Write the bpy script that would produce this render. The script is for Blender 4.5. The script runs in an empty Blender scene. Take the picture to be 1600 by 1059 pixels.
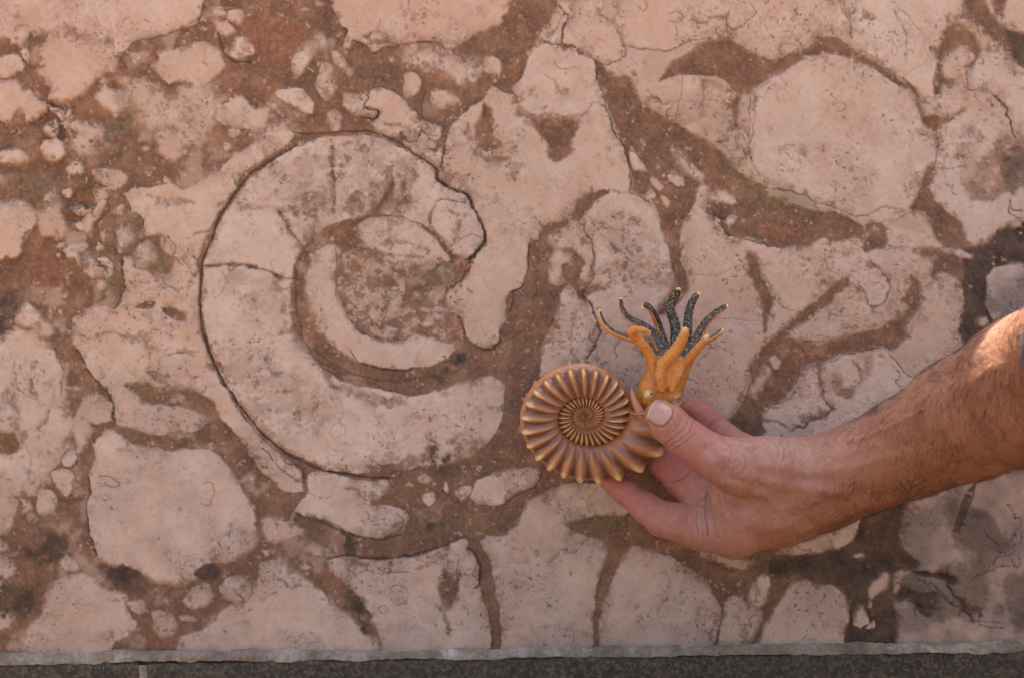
import bpy, math, random
import numpy as np
from mathutils import Vector, Matrix

random.seed(7)
rng = np.random.default_rng(11)
S = bpy.context.scene
COL = S.collection

# ------------------------------------------------------------------ camera
DIST = 0.9                     # metres from the wall
ROLL = 0.0125                  # the photographer held the camera slightly rolled
PX = 1.0 / 3000.0              # metres on the wall per photo pixel
ca, sa = math.cos(ROLL), math.sin(ROLL)
cam = bpy.data.cameras.new('camera')
cam.sensor_width = 36.0
cam.lens = 36.0 * DIST / (1600 * PX)
cam.clip_start = 0.01
cam.clip_end = 200.0
camo = bpy.data.objects.new('camera', cam)
COL.objects.link(camo)
camo.matrix_world = Matrix(((ca, sa, 0, 0), (0, 0, -1, -DIST), (-sa, ca, 0, 0), (0, 0, 0, 1)))
cam.dof.use_dof = True
cam.dof.focus_distance = DIST - 0.03
cam.dof.aperture_fstop = 11.0
S.camera = camo
S.render.resolution_x, S.render.resolution_y = 1024, 677

# ------------------------------------------------------------------ sky, sun, exposure
SUN_EL, SUN_AZ = 73.8, 12.0            # behind and above the wall: the wall face is in open shade
w = bpy.data.worlds.new('World')
S.world = w
w.use_nodes = True
nt = w.node_tree
for n in list(nt.nodes): nt.nodes.remove(n)
sky = nt.nodes.new('ShaderNodeTexSky')
sky.sky_type = 'NISHITA'
sky.sun_disc = False
sky.sun_elevation = math.radians(SUN_EL)
sky.sun_rotation = math.radians(SUN_AZ)
sky.air_density = 1.0
sky.dust_density = 4.0
sky.ozone_density = 0.6
bg = nt.nodes.new('ShaderNodeBackground')
bg.inputs['Strength'].default_value = 0.115
wo = nt.nodes.new('ShaderNodeOutputWorld')
nt.links.new(sky.outputs[0], bg.inputs[0])
nt.links.new(bg.outputs[0], wo.inputs[0])
sl = bpy.data.lights.new('sun', 'SUN')
sl.energy = 4.4
sl.angle = math.radians(0.5)
sl.color = (1.0, 0.93, 0.82)
slo = bpy.data.objects.new('sun', sl)
COL.objects.link(slo)
e, a = math.radians(SUN_EL), math.radians(SUN_AZ)
sdir = Vector((math.sin(a) * math.cos(e), math.cos(a) * math.cos(e), math.sin(e)))   # towards the sun
slo.rotation_euler = sdir.to_track_quat('Z', 'Y').to_euler()
slo.location = sdir * 3
S.view_settings.view_transform = 'Standard'
S.view_settings.look = 'None'
S.view_settings.exposure = 1.98
S.view_settings.gamma = 1.0

# ------------------------------------------------------------------ helpers
def P(px, py, d=0.0):
    """photo pixel and distance from the wall in metres -> world point"""
    k = (DIST - d) / DIST
    u = (px - 800.0) * PX * k
    v = (529.5 - py) * PX * k
    return np.stack(np.broadcast_arrays(u * ca + v * sa, -d + 0 * u, -u * sa + v * ca), -1)

def tag(o, label=None, cat=None, group=None, kind=None):
    if label: o['label'] = label
    if cat: o['category'] = cat
    if group: o['group'] = group
    if kind: o['kind'] = kind
    return o

def empty(name, loc=(0, 0, 0)):
    o = bpy.data.objects.new(name, None)
    COL.objects.link(o)
    o.location = loc
    o.empty_display_size = 0.02
    return o

def mesh_obj(name, V, F, mat, parent=None, smooth=True, attrs=None):
    """V (n,3) world coordinates, F (m,4|3) indices"""
    V = np.asarray(V, np.float64)
    if parent is not None: V = V - np.array(parent_loc(parent))
    F = np.asarray(F, np.int32)
    me = bpy.data.meshes.new(name)
    me.vertices.add(len(V)); me.vertices.foreach_set('co', V.astype(np.float32).ravel())
    k = F.shape[1]
    me.loops.add(F.size); me.loops.foreach_set('vertex_index', F.ravel())
    me.polygons.add(len(F))
    me.polygons.foreach_set('loop_start', np.arange(0, F.size, k, dtype=np.int32))
    me.polygons.foreach_set('loop_total', np.full(len(F), k, np.int32))
    me.polygons.foreach_set('use_smooth', np.full(len(F), smooth))
    me.update(calc_edges=True)
    if attrs:
        for an, A in attrs.items():
            A = np.asarray(A, np.float32)
            if A.ndim == 1:
                at = me.attributes.new(an, 'FLOAT', 'POINT'); at.data.foreach_set('value', A)
            else:
                at = me.attributes.new(an, 'FLOAT_COLOR', 'POINT'); at.data.foreach_set('color', A.ravel())
    if mat: me.materials.append(mat)
    o = bpy.data.objects.new(name, me)
    COL.objects.link(o)
    if parent is not None: o.parent = parent
    return o

def parent_loc(p):
    l = Vector((0, 0, 0))
    while p is not None:
        l = l + p.location; p = p.parent
    return l

def hash2(ix, iy, seed):
    h = (ix.astype(np.int64) * 374761393 + iy.astype(np.int64) * 668265263 + seed * 982451653) & 0xffffffff
    h = ((h ^ (h >> 13)) * 1274126177) & 0xffffffff
    h = h ^ (h >> 16)
    return (h & 0xffffff) / float(0xffffff)

def noise2(x, y, seed=0):
    ix, iy = np.floor(x), np.floor(y)
    fx, fy = x - ix, y - iy
    fx = fx * fx * (3 - 2 * fx); fy = fy * fy * (3 - 2 * fy)
    a_ = hash2(ix, iy, seed); b_ = hash2(ix + 1, iy, seed)
    c_ = hash2(ix, iy + 1, seed); d_ = hash2(ix + 1, iy + 1, seed)
    return (a_ + (b_ - a_) * fx) * (1 - fy) + (c_ + (d_ - c_) * fx) * fy

def fbm(x, y, scale, seed=0, octv=4, gain=0.5):
    s, amp, tot = 0, 1.0, 0
    for i in range(octv):
        s = s + amp * (noise2(x / scale * 2 ** i + 17.3 * i, y / scale * 2 ** i - 9.1 * i, seed + i) * 2 - 1)
        tot += amp; amp *= gain
    return s / tot

def smooth01(t):
    t = np.clip(t, 0, 1)
    return t * t * (3 - 2 * t)

def pts(s):
    return np.array([[float(c) for c in q.split(',')] for q in s.split()])

# ------------------------------------------------------------------ node helpers
class NT:
    def __init__(s, name):
        s.m = bpy.data.materials.new(name); s.m.use_nodes = True
        s.t = s.m.node_tree
        for n in list(s.t.nodes): s.t.nodes.remove(n)
        s.out = s.n('ShaderNodeOutputMaterial')
        s.b = s.n('ShaderNodeBsdfPrincipled')
        s.l(s.b.outputs[0], s.out.inputs[0])
    def n(s, ty, **kw):
        nd = s.t.nodes.new(ty)
        for k_, v_ in kw.items(): setattr(nd, k_, v_)
        return nd
    def l(s, a_, b_): s.t.links.new(a_, b_)
    def attr(s, name, out='Color'):
        return s.n('ShaderNodeAttribute', attribute_name=name).outputs[out]
    def sep(s, c):
        nd = s.n('ShaderNodeSeparateColor'); s.l(c, nd.inputs[0]); return nd.outputs
    def coord(s): return s.n('ShaderNodeTexCoord').outputs['Object']
    def geo(s): return s.n('ShaderNodeNewGeometry').outputs['Position']
    def noise(s, scale, detail=4, rough=0.55, vec=None, dist=0.0):
        nd = s.n('ShaderNodeTexNoise')
        nd.inputs['Scale'].default_value = scale; nd.inputs['Detail'].default_value = detail
        nd.inputs['Roughness'].default_value = rough; nd.inputs['Distortion'].default_value = dist
        if vec is not None: s.l(vec, nd.inputs['Vector'])
        return nd.outputs['Fac']
    def ramp(s, f, stops):
        nd = s.n('ShaderNodeValToRGB'); s.l(f, nd.inputs[0])
        el = nd.color_ramp.elements
        while len(el) < len(stops): el.new(0.5)
        for q, (p_, c) in zip(el, stops):
            q.position = p_; q.color = (*c, 1) if isinstance(c, tuple) else (c, c, c, 1)
        return nd.outputs[0]
    def mix(s, f, a_, b_, mode='MIX'):
        nd = s.n('ShaderNodeMix', data_type='RGBA', blend_type=mode)
        for i, v_ in ((0, f), (6, a_), (7, b_)):
            if isinstance(v_, (int, float)): nd.inputs[i].default_value = v_
            elif isinstance(v_, tuple): nd.inputs[i].default_value = (*v_, 1)
            else: s.l(v_, nd.inputs[i])
        return nd.outputs[2]
    def math(s, op, a_, b_=0.0, clamp=False):
        nd = s.n('ShaderNodeMath', operation=op, use_clamp=clamp)
        for i, v_ in ((0, a_), (1, b_)):
            if isinstance(v_, (int, float)): nd.inputs[i].default_value = v_
            else: s.l(v_, nd.inputs[i])
        return nd.outputs[0]
    def bump(s, h, strength, dist, prev=None):
        nd = s.n('ShaderNodeBump'); nd.inputs['Strength'].default_value = strength
        nd.inputs['Distance'].default_value = dist; s.l(h, nd.inputs['Height'])
        if prev is not None: s.l(prev, nd.inputs['Normal'])
        return nd.outputs[0]
    def setb(s, color=None, rough=None, normal=None, **kw):
        for k_, v_ in (('Base Color', color), ('Roughness', rough), ('Normal', normal)):
            if v_ is None: continue
            if isinstance(v_, (int, float)): s.b.inputs[k_].default_value = v_
            elif isinstance(v_, tuple): s.b.inputs[k_].default_value = (*v_, 1)
            else: s.l(v_, s.b.inputs[k_])
        for k_, v_ in kw.items(): s.b.inputs[k_.replace('_', ' ')].default_value = v_
        return s.m

# ================================================================== materials of the wall
def wall_material():
    m = NT('breccia')
    A = m.sep(m.attr('mask_a')); AA = m.attr('mask_a', 'Alpha')
    B = m.sep(m.attr('mask_b')); BA = m.attr('mask_b', 'Alpha')
    v = m.geo()
    n1 = m.noise(14, 5, 0.6, v); n2 = m.noise(70, 6, 0.65, v); n3 = m.noise(420, 4, 0.6, v)
    n4 = m.noise(1400, 2, 0.6, v)
    pale = m.ramp(n1, [(0.3, (0.415, 0.266, 0.180)), (0.5, (0.490, 0.315, 0.213)), (0.72, (0.480, 0.274, 0.182))])
    pale = m.mix(m.math('MULTIPLY', B[2], 1.0), pale, (0.54, 0.385, 0.295))
    pale = m.mix(m.ramp(n2, [(0.42, 0.0), (0.75, 0.36)]), pale, (0.33, 0.215, 0.16))
    pale = m.mix(m.ramp(n3, [(0.52, 0.0), (0.72, 0.30)]), pale, (0.26, 0.175, 0.125))
    pale = m.mix(BA, pale, (0.225, 0.158, 0.128))  # grey film, with shade painted in low down and beside the model
    br = m.ramp(n2, [(0.36, (0.105, 0.042, 0.018)), (0.5, (0.175, 0.070, 0.030)), (0.64, (0.290, 0.130, 0.065))])
    br = m.mix(m.ramp(n1, [(0.4, 0.0), (0.7, 0.4)]), br, (0.125, 0.075, 0.038))
    br = m.mix(m.ramp(n3, [(0.45, 0.0), (0.72, 0.45)]), br, (0.31, 0.20, 0.135))
    br = m.mix(m.ramp(n4, [(0.35, 0.5), (0.55, 0.0)]), br, (0.085, 0.042, 0.022))
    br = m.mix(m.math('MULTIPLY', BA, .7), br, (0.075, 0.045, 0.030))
    c = m.mix(A[0], br, pale)
    c = m.mix(m.math('MULTIPLY', A[2], 0.8), c, m.ramp(n3, [(0.35, (0.075, 0.055, 0.015)), (0.65, (0.19, 0.145, 0.07))]))
    c = m.mix(m.math('MULTIPLY', AA, 0.75), c, m.ramp(n3, [(0.4, (0.20, 0.065, 0.028)), (0.65, (0.33, 0.12, 0.06))]))
    c = m.mix(m.math('MULTIPLY', A[1], m.ramp(n3, [(0.3, 0.97), (0.66, 0.74)])), c, m.ramp(n2, [(0.38, (0.020, 0.013, 0.009)), (0.62, (0.085, 0.048, 0.027))]))
    c = m.mix(B[0], c, (0.050, 0.030, 0.018))
    c = m.mix(B[1], c, (0.105, 0.062, 0.036))
    h = m.math('ADD', m.math('MULTIPLY', n3, 0.7), m.math('MULTIPLY', n4, 0.3))
    nb = m.bump(h, 0.55, 0.0006)
    nb = m.bump(n2, 0.35, 0.0016, nb)
    ro = m.math('ADD', m.math('MULTIPLY', n3, 0.3), 0.40)
    return m.setb(c, ro, nb, Specular_IOR_Level=0.28)
# ================================================================== the wall, traced region by region
# kind | edge softness (photo px) | noise amplitude | outline; g and G paint grey film together with shade
WALL = '''
q 3 2|905,0 1600,0 1600,740 1190,740 1130,690 925,690 928,560 935,500 915,460 930,400 906,345 935,305 985,300 960,200 925,92 905,75
q 8 4|0,520 50,515 95,555 102,640 116,660 105,700 80,735 60,765 30,775 0,775
q 7 4|0,5 160,0 165,58 185,78 172,112 120,60 60,50 30,62 0,60
q 6 4|180,640 150,660 130,690 115,720 125,640 150,610
q 12 4|225,150 300,130 345,140 340,200 300,235 250,200 215,190
q 14 4|95,190 160,200 175,235 130,245 100,225
q 12 4|380,205 430,195 470,200 455,206 410,215
q 12 4|190,120 240,130 250,160 215,170 200,140
q 14 4|620,60 700,85 760,100 720,130 680,110 640,100
q 14 3|0,5 40,12 80,28 150,30 155,62 100,42 70,45 45,36 20,42 0,40
p 1.6 2|150,25 160,0 315,0 316,28 305,42 290,47 272,51 245,58 220,66 205,70 195,80 180,85 174,70 150,60
p 3 2|68,75 75,60 95,42 110,40 125,50 150,60 170,70 177,85 172,98 160,115 150,128 135,145 120,155 100,162 85,163 75,158 80,148 85,130 65,120 60,108 68,95
p 1.6 1|17,70 23,40 40,37 48,45 47,58 38,70 28,70
p 1.6 2|0,95 20,85 28,86 38,98 38,108 25,112 12,122 0,127
p 1.6 2|0,140 15,124 30,122 38,138 52,138 60,155 72,162 72,175 60,182 50,195 42,190 40,175 28,175 20,188 0,193
p 2 1|75,168 100,170 102,180 105,170 115,170 110,185 95,190 88,180 75,172
p 2 1|70,195 78,188 90,192 92,205 85,217 75,213 68,205
p 1.6 1|60,228 68,218 85,215 98,220 100,240 92,250 75,250 64,240
p 4 2|0,240 20,235 42,240 45,250 30,258 10,258 0,262
p 1.5 1|100,262 112,250 125,254 133,265 130,273 115,275 102,270
p 2 1|148,150 162,140 185,142 208,145 200,162 190,175 180,179 165,170
p 1.5 .6|203,88 210,83 218,86 220,94 210,96
p 1.5 .6|155,128 160,123 166,127 163,133 157,133
p 1.5 2|237,105 250,98 250,85 262,78 290,73 305,67 325,67 338,78 350,98 347,110 338,122 325,135 312,143 302,132 297,126 280,124 265,130 252,120 243,113
p 2 1.5|340,185 345,165 360,160 370,150 380,150 388,160 400,175 412,170 420,172 415,190 405,203 390,203 370,200 345,192
p 1.5 1.2|332,15 345,12 352,17 362,13 380,14 382,25 375,38 365,35 345,28 333,25
p 1.5 1|333,33 340,30 358,36 370,48 360,55 350,58 340,47
p 1.8 1|360,85 368,60 380,58 388,65 395,72 398,82 385,90 370,93 362,90
q 6 2|245,205 262,196 282,197 300,200 312,212 295,225 285,240 275,253 262,246 245,232
p 1.4 2|518,0 520,15 525,25 532,35 542,45 540,52 533,60 532,72 545,74 548,62 558,65 572,72 577,82 590,80 612,74 630,74 650,66 672,63 685,65 692,76 700,78 715,68 735,58 760,53 768,45 780,35 795,18 812,0
b 2 1|545,75 550,63 562,68 572,75 572,85 560,88 548,80
p 1.5 .8|490,10 492,2 502,5 505,8 498,14
p 3 1|488,45 495,48 508,60 510,68 505,78 495,75 490,60
p 2 1|456,97 460,85 470,72 480,65 490,72 492,82 485,95 478,108 470,118 460,115
p 1.5 1|517,82 525,79 538,90 540,100 548,105 551,115 545,120 535,108 522,103 518,92
p 1.8 1|493,138 495,122 502,105 500,98 515,102 520,115 525,135 520,150 508,157 500,148
p 1.5 1|430,145 440,140 472,137 480,148 490,162 488,178 475,177 455,165 435,155
p 1.5 .6|422,165 430,162 435,168 428,173
p 1.8 1|510,175 520,170 533,178 535,185 530,190 532,200 525,207 517,203 515,193 510,185
p 1.4 1|533,160 536,147 550,146 565,148 572,142 577,150 570,158 570,168 580,172 590,170 592,178 585,185 570,183 550,178 538,168
p 1.4 2|577,140 595,138 612,145 630,152 637,162 642,172 650,175 652,185 665,188 690,195 695,205 685,225 680,235 668,232 655,222 640,218 632,208 620,218 600,212 585,205 575,195 590,184 596,172 575,166 571,158 576,150
p 1.5 1|675,148 690,142 705,143 718,158 710,165 695,172 680,168 672,160
p 1.5 1|628,118 640,112 650,114 659,125 657,140 645,150 635,152 630,142 633,128
p 2.5 1|727,105 735,95 748,97 755,103 750,118 740,132 732,128
p 2.5 1|755,90 770,90 783,97 785,112 780,125 778,118 760,115 755,108
p 1.6 1|630,220 645,222 660,228 680,240 692,232 690,260 683,263 660,245 640,235
p 1.3 2.2|690,262 698,230 700,212 710,190 725,170 742,160 755,152 765,138 778,133 785,140 800,148 815,164 835,178 855,182 880,178 905,184 930,175 955,185 957,200 970,220 982,240 985,265 985,300 960,302 935,300 912,305 905,315 895,335 880,345 860,350 845,352 840,375 828,380 828,400 822,440 812,455 800,455 790,470 788,500 780,530 770,545 755,548 738,540 725,525 718,500 708,490 695,480 693,465 705,450 722,440 732,425 738,405 745,395 757,380 760,365 754,345 742,330 737,315 725,300 710,297 698,290 685,280 682,264
p 1.5 2|803,150 800,140 812,120 825,95 835,78 850,68 870,68 877,78 895,78 910,88 925,93 930,110 935,130 945,155 955,187 930,178 905,186 880,180 855,184 835,180 815,166
b 3 2|752,160 760,165 768,180 775,195 772,210 787,225 775,234 760,238 748,230 742,215 741,195 750,180
b 3 2|812,168 822,178 850,184 875,180 905,186 903,200 895,220 890,240 880,250 865,256 852,250 855,225 845,215 838,200 825,190 810,178
p 1.6 1.5|838,72 845,50 860,25 872,5 875,0 905,0 895,10 890,30 880,45 877,60 875,72 855,66
p 1.4 1.5|905,0 940,0 945,10 935,22 950,35 962,48 968,60 980,73 975,88 960,97 945,95 925,88 905,78 895,73 878,72 880,50 888,35
p 1.3 1.6|966,0 1320,0 1326,30 1330,50 1325,60 1300,53 1290,55 1270,65 1250,76 1220,90 1200,97 1180,90 1165,81 1145,72 1137,62 1118,60 1100,64 1080,63 1068,69 1055,72 1045,80 1035,82 1020,79 1005,76 990,72 980,70 968,48 961,32
p 1.3 1.6|1320,0 1500,0 1508,20 1503,33 1485,42 1475,52 1463,65 1463,110 1462,150 1452,162 1440,158 1425,137 1400,115 1375,100 1352,85 1340,72 1328,62 1331,50 1327,30
q 2 1.5|943,100 960,98 975,88 985,75 1005,78 1015,85 1005,98 1005,108 990,118 970,122 955,112 945,105
q 5 2|1000,118 1010,105 1030,90 1050,85 1072,82 1065,95 1045,105 1040,120 1030,130 1015,130 1003,128
p 2 1.5|988,135 1000,122 1025,130 1055,117 1090,117 1110,125 1125,135 1140,143 1150,150 1147,165 1148,190 1160,205 1172,215 1175,240 1180,262 1184,276 1170,270 1140,245 1125,230 1110,222 1100,212 1085,205 1060,195 1045,185 1030,180 1010,170 1000,165 990,150
p 1.5 1.5|1172,150 1200,125 1235,103 1262,87 1290,83 1310,86 1340,97 1370,112 1395,127 1418,140 1428,155 1440,180 1450,195 1465,200 1462,215 1460,245 1450,270 1440,290 1430,315 1420,330 1400,345 1385,352 1360,338 1345,335 1325,338 1310,325 1295,318 1270,310 1240,300 1215,292 1195,285 1180,270 1172,245 1170,200
b 4 1.5|1148,150 1158,152 1156,175 1152,195 1147,180
b 1.8 1.6|925,92 937,97 950,112 963,120 975,118 983,125 988,140 1000,165 1030,182 1060,197 1085,207 1110,224 1128,240 1145,262 1165,275 1185,288 1200,292 1205,310 1235,322 1265,330 1300,332 1330,342 1350,350 1352,372 1320,378 1290,374 1260,378 1235,386 1215,388 1190,380 1160,370 1140,370 1130,355 1115,338 1102,330 1100,305 1105,292 1092,284 1088,300 1080,330 1066,350 1062,370 1062,400 1072,430 1075,455 1060,475 1040,495 1020,500 1035,480 1048,455 1048,425 1045,395 1036,365 1030,335 1015,315 1000,302 988,298 986,265 980,238 962,205 955,180 945,150 932,115
b 1.8 1.4|1028,128 1040,112 1055,97 1078,84 1090,70 1115,62 1137,63 1165,82 1200,97 1230,88 1262,72 1290,56 1312,60 1328,72 1345,88 1368,98 1395,115 1418,135 1425,142 1412,140 1392,127 1370,112 1340,96 1310,85 1290,83 1262,87 1235,103 1200,124 1178,142 1172,150 1155,147 1140,138 1128,126 1115,118 1090,116 1060,117 1045,122
q 3 1.5|1045,232 1060,236 1085,255 1100,275 1092,284 1078,272 1060,258
b 2 1.5|970,304 935,300 912,306 903,315 895,335 880,345 845,352 843,375 828,382 826,420 815,455 800,456 806,466 790,490 785,520 780,545 772,565 785,600 787,640 775,690 800,712 830,735 850,740 850,700 830,640 832,590 850,560 845,540 855,520 865,500 875,480 885,455 905,462 912,455 905,445 905,430 912,410 903,400 890,392 870,388 862,372 880,352 905,345 915,328 935,311
p 1.4 1|985,228 992,230 998,245 1006,262 1010,270 990,268 985,245
p 1.4 1|1041,275 1055,271 1068,278 1071,292 1062,294 1048,286
p 1.4 1|1012,285 1018,280 1030,284 1038,295 1030,300 1018,292
p 1.4 1|1008,305 1015,296 1024,305 1022,313 1012,313
p 1.3 .5|1033,277 1037,270 1041,276 1036,280
p 1.3 .8|1035,315 1030,306 1042,308 1048,316 1042,327
p 1.3 .5|1053,308 1058,304 1060,310 1054,312
p 1.5 1|1106,305 1112,300 1130,299 1145,310 1154,320 1140,320 1120,315 1108,313
p 1.5 .8|1132,345 1140,336 1150,338 1145,350 1138,352
p 1.6 1.8|920,330 935,310 960,306 985,307 1000,315 1020,335 1033,360 1038,385 1048,400 1050,430 1045,455 1030,475 1015,500 1005,540 1000,600 985,660 930,650 932,590 937,555 938,520 928,480 918,460 925,440 932,410 926,385 912,360 906,345
p 1.6 1.8|1088,290 1096,282 1104,290 1100,330 1130,358 1140,372 1180,378 1165,400 1168,420 1180,450 1192,490 1195,520 1185,560 1165,600 1150,630 1130,660 1090,680 1040,650 1000,620 1005,560 1012,505 1050,490 1075,460 1078,430 1065,405 1063,370 1075,345 1088,310
p 1.6 1.5|855,370 862,362 885,355 888,347 902,345 912,360 924,385 929,410 922,438 908,446 905,430 915,410 905,400 895,390 870,388 858,380
p 2 1.5|860,410 868,392 880,390 890,400 892,412 880,418 882,430 885,440 870,448 858,440 856,425
p 2 2|873,465 885,445 895,443 900,455 908,466 922,474 932,495 935,520 933,555 926,600 900,610 860,600 838,590 845,560 850,535 862,510 872,490
b 1.5 1|905,460 915,450 930,446 952,444 955,450 940,455 920,460 912,467
p 2 .8|812,668 822,660 828,664 824,674 814,676
p 1.4 1.2|462,228 500,214 560,212 600,218 640,235 680,262 684,282 698,293 725,302 736,318 750,335 757,360 755,380 740,396 728,408 715,400 700,380 680,358 640,345 600,336 575,336 550,343 520,352 488,368 470,388 458,415 453,450 455,480 462,520 478,550 508,582 550,602 600,607 640,618 680,613 720,598 750,592 770,590 785,600 788,625 782,655 768,690 745,712 712,722 670,728 600,735 560,740 520,736 470,718 430,692 386,650 346,590 327,540 317,490 316,440 322,400 337,360 357,325 387,285 422,251
p 1.4 1.5|310,490 312,450 310,410 322,372 335,345 360,305 385,270 420,240 456,222 462,203 430,205 412,212 390,224 370,236 345,262 330,273 300,290 284,298 270,285 257,272 252,290 215,293 190,302 200,320 206,335 222,342 224,355 218,372 232,368 250,366 262,380 272,395 266,425 252,432 232,424 214,412 206,398 195,402 190,430 195,450 188,468 175,478 150,480 138,485 115,497 112,520 122,548 142,585 155,600 165,610 178,630 184,648 180,662 205,672 225,680 250,680 280,674 310,672 330,655 345,650 358,668 380,695 405,735 440,765 462,772 472,766 474,742 452,722 414,688 378,648 345,598 322,550 313,510
p 1.5 1.2|482,742 500,735 530,742 555,750 607,752 611,762 597,775 575,786 600,787 635,795 642,808 630,822 610,832 590,842 560,835 530,822 505,812 475,808 458,800 470,785 480,770
p 2 1.5|480,415 490,395 505,382 520,378 533,385 535,400 528,420 526,450 530,475 545,500 570,520 600,530 640,528 660,520 690,530 712,545 695,562 668,573 630,578 590,575 560,565 530,548 505,525 490,500 480,475 475,445
m 4 2|535,400 560,385 580,392 610,410 650,415 690,415 722,410 738,420 722,440 705,450 696,468 702,485 720,497 724,520 716,545 700,535 650,525 620,530 580,522 550,502 532,475 528,440
v 12 5|400,300 430,260 500,230 600,225 650,250 640,335 600,334 540,345 500,350 478,385 450,350
v 10 5|330,560 380,540 440,560 470,600 540,620 560,650 480,680 400,650
v 10 5|345,430 400,425 455,445 450,520 380,500
v 14 5|930,330 990,330 1030,390 1020,450 950,420
v 16 6|1100,150 1140,170 1130,220 1060,180
v 14 6|160,720 220,760 260,860 330,860 380,800 330,730 240,720
p 1.8 1.2|560,370 562,350 580,340 610,341 640,346 665,358 685,375 700,395 706,410 680,414 640,415 610,410 590,395 570,385
b 3 1.5|538,350 560,343 562,370 572,390 560,388 530,385 520,378 505,382 515,362
s 5 3|515,335 545,300 600,275 640,260 650,300 640,335 600,334 560,340
s 5 2|448,330 470,345 500,350 520,335 520,290 500,300 470,310
o 5 2|640,425 700,418 725,413 722,435 700,450 660,455 642,445
r 4 2|715,412 735,415 734,430 715,440 705,425
r 5 2|690,490 715,495 722,515 715,530 690,520 680,505
d 7 3|672,590 690,570 712,555 725,553 728,562 715,580 690,598
s 5 4|570,725 600,715 640,722 680,722 700,705 745,690 770,695 730,720 690,745 640,742 600,745
p 1.8 1.5|0,315 15,310 35,312 55,330 57,350 45,370 35,380 30,400 15,405 0,405
q 5 2|55,330 75,318 95,330 105,355 95,375 70,370 58,350
q 2 1.5|145,265 185,265 198,275 195,290 180,298 165,290 150,280
p 1.5 .8|95,300 105,294 112,302 110,310 98,312
p 1.5 1.2|103,325 125,318 135,328 148,322 143,300 158,290 168,300 165,318 160,330 150,350 138,365 120,358 115,348 128,346 133,340 118,335
p 2 1|173,335 180,325 195,318 193,335 190,341
p 1.6 1|178,362 190,355 203,357 212,368 210,378 200,385 187,398 183,385 184,372
p 1.5 1|210,395 222,380 235,373 242,385 248,405 240,415 228,415 217,408
p 1.5 1|251,378 265,375 270,388 268,398 258,392
q 3 1.5|97,390 110,380 130,378 137,385 125,400 105,403
q 3 1|115,400 140,402 158,412 150,418 125,420
p 1.5 1|152,405 165,400 178,415 178,423 165,417
p 2 1|128,418 150,415 165,422 160,432 145,437 133,428
p 1.5 1.2|16,492 28,478 40,472 52,478 62,490 66,500 55,508 38,510 22,503
q 2.5 1.5|62,505 70,502 80,510 84,520 75,528 62,525
q 3 1|151,445 160,440 170,445 165,452 155,455
q 3 1|155,363 166,360 172,370 160,378
q 3 1|150,385 160,382 163,390 153,393
o 3 1|250,390 266,400 267,420 255,428 240,422 232,416 246,408
b 2 1|213,478 230,472 242,472 235,482 222,482
b 2 1|250,480 265,480 290,490 290,502 275,500 255,492
p 2 1.5|0,525 25,515 50,525 60,543 88,548 95,565 95,605 88,625 95,645 112,665 100,700 85,730 60,738 42,735 45,700 30,680 10,660 0,650
b 4 2|0,680 20,672 33,690 25,710 0,715
p 2 1.5|0,720 12,715 30,700 42,692 48,715 45,740 38,752 20,748 0,752
p 1.5 1|80,735 90,732 110,733 118,745 115,765 105,775 95,768 82,750
p 1.5 1|95,715 105,700 115,700 122,715 115,728 100,730
p 1.5 1|58,765 65,760 82,765 90,780 86,798 70,805 58,800 55,785
p 2 1.5|0,768 15,768 28,785 27,800 22,820 10,835 0,838
q 2.5 1|32,780 45,782 52,795 45,803 36,800
p 1.5 1|40,802 50,798 61,810 58,820 45,818
p 1.5 1.2|140,640 148,626 165,625 176,638 178,650 170,660 150,665 141,658
q 4 2|115,650 125,640 133,655 135,680 120,690 112,670
q 2.5 1|110,610 118,602 130,608 125,616
b 2.5 1.5|190,600 215,603 240,607 265,603 290,605 320,618 335,630 345,645 340,655 325,648 300,640 275,635 245,635 225,630 215,618
o 5 2|192,598 225,596 240,604 225,618 205,610
p 1.2 .8|265,628 272,615 285,614 293,622 285,630 270,632
b 2 1|228,583 240,582 258,590 268,588 262,600 245,595
b 3.5 1.5|176,662 195,664 215,673 240,682 265,678 300,674 325,670 328,652 340,650 350,665 362,690 385,715 402,735 432,765 464,784 456,798 480,815 460,810 430,800 405,820 398,800 385,760 370,735 350,712 330,700 300,697 270,700 240,704 215,695 195,680
p 2 1.6|148,690 165,672 175,670 200,685 230,700 260,704 300,698 330,702 350,715 368,738 380,765 395,790 403,815 402,840 395,858 370,875 350,882 330,880 325,897 310,905 290,915 270,912 245,905 230,895 205,888 180,885 160,878 148,862 142,840 138,815 135,790 143,770 135,745 140,735 145,715
d 1.8 1.5|302,895 310,885 325,881 340,887 345,898 335,908 315,907
p 1.6 1|94,872 105,865 113,872 123,885 118,892 100,892 94,882
p 1.6 1.2|30,1035 38,1000 50,975 70,955 68,930 82,908 108,898 128,893 148,902 165,920 190,925 200,930 198,945 205,960 215,975 205,990 175,1005 160,1035
p 1.5 1|200,942 212,936 225,940 234,952 222,962 208,955
p 1.6 1|236,955 250,952 270,962 278,975 272,990 255,997 243,985
p 1.6 .8|280,962 290,960 308,965 308,972 295,972 283,970
p 1.6 1|286,935 300,920 318,912 330,915 336,930 328,945 305,952 290,948
p 1.5 1|342,920 350,905 362,897 378,900 393,912 395,925 388,940 370,943 350,937
p 2 1.2|0,875 20,875 28,890 20,910 8,925 0,925
p 2 1|0,842 12,848 15,860 0,864
p 2 1|0,950 15,955 22,970 15,985 0,985
q 2 1|155,900 165,895 168,905 160,907
p 2.5 1.6|262,1035 280,995 315,985 335,964 355,947 385,943 396,927 402,905 405,880 420,875 445,880 460,895 485,910 510,935 545,965 575,990 592,1005 592,1035
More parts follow.
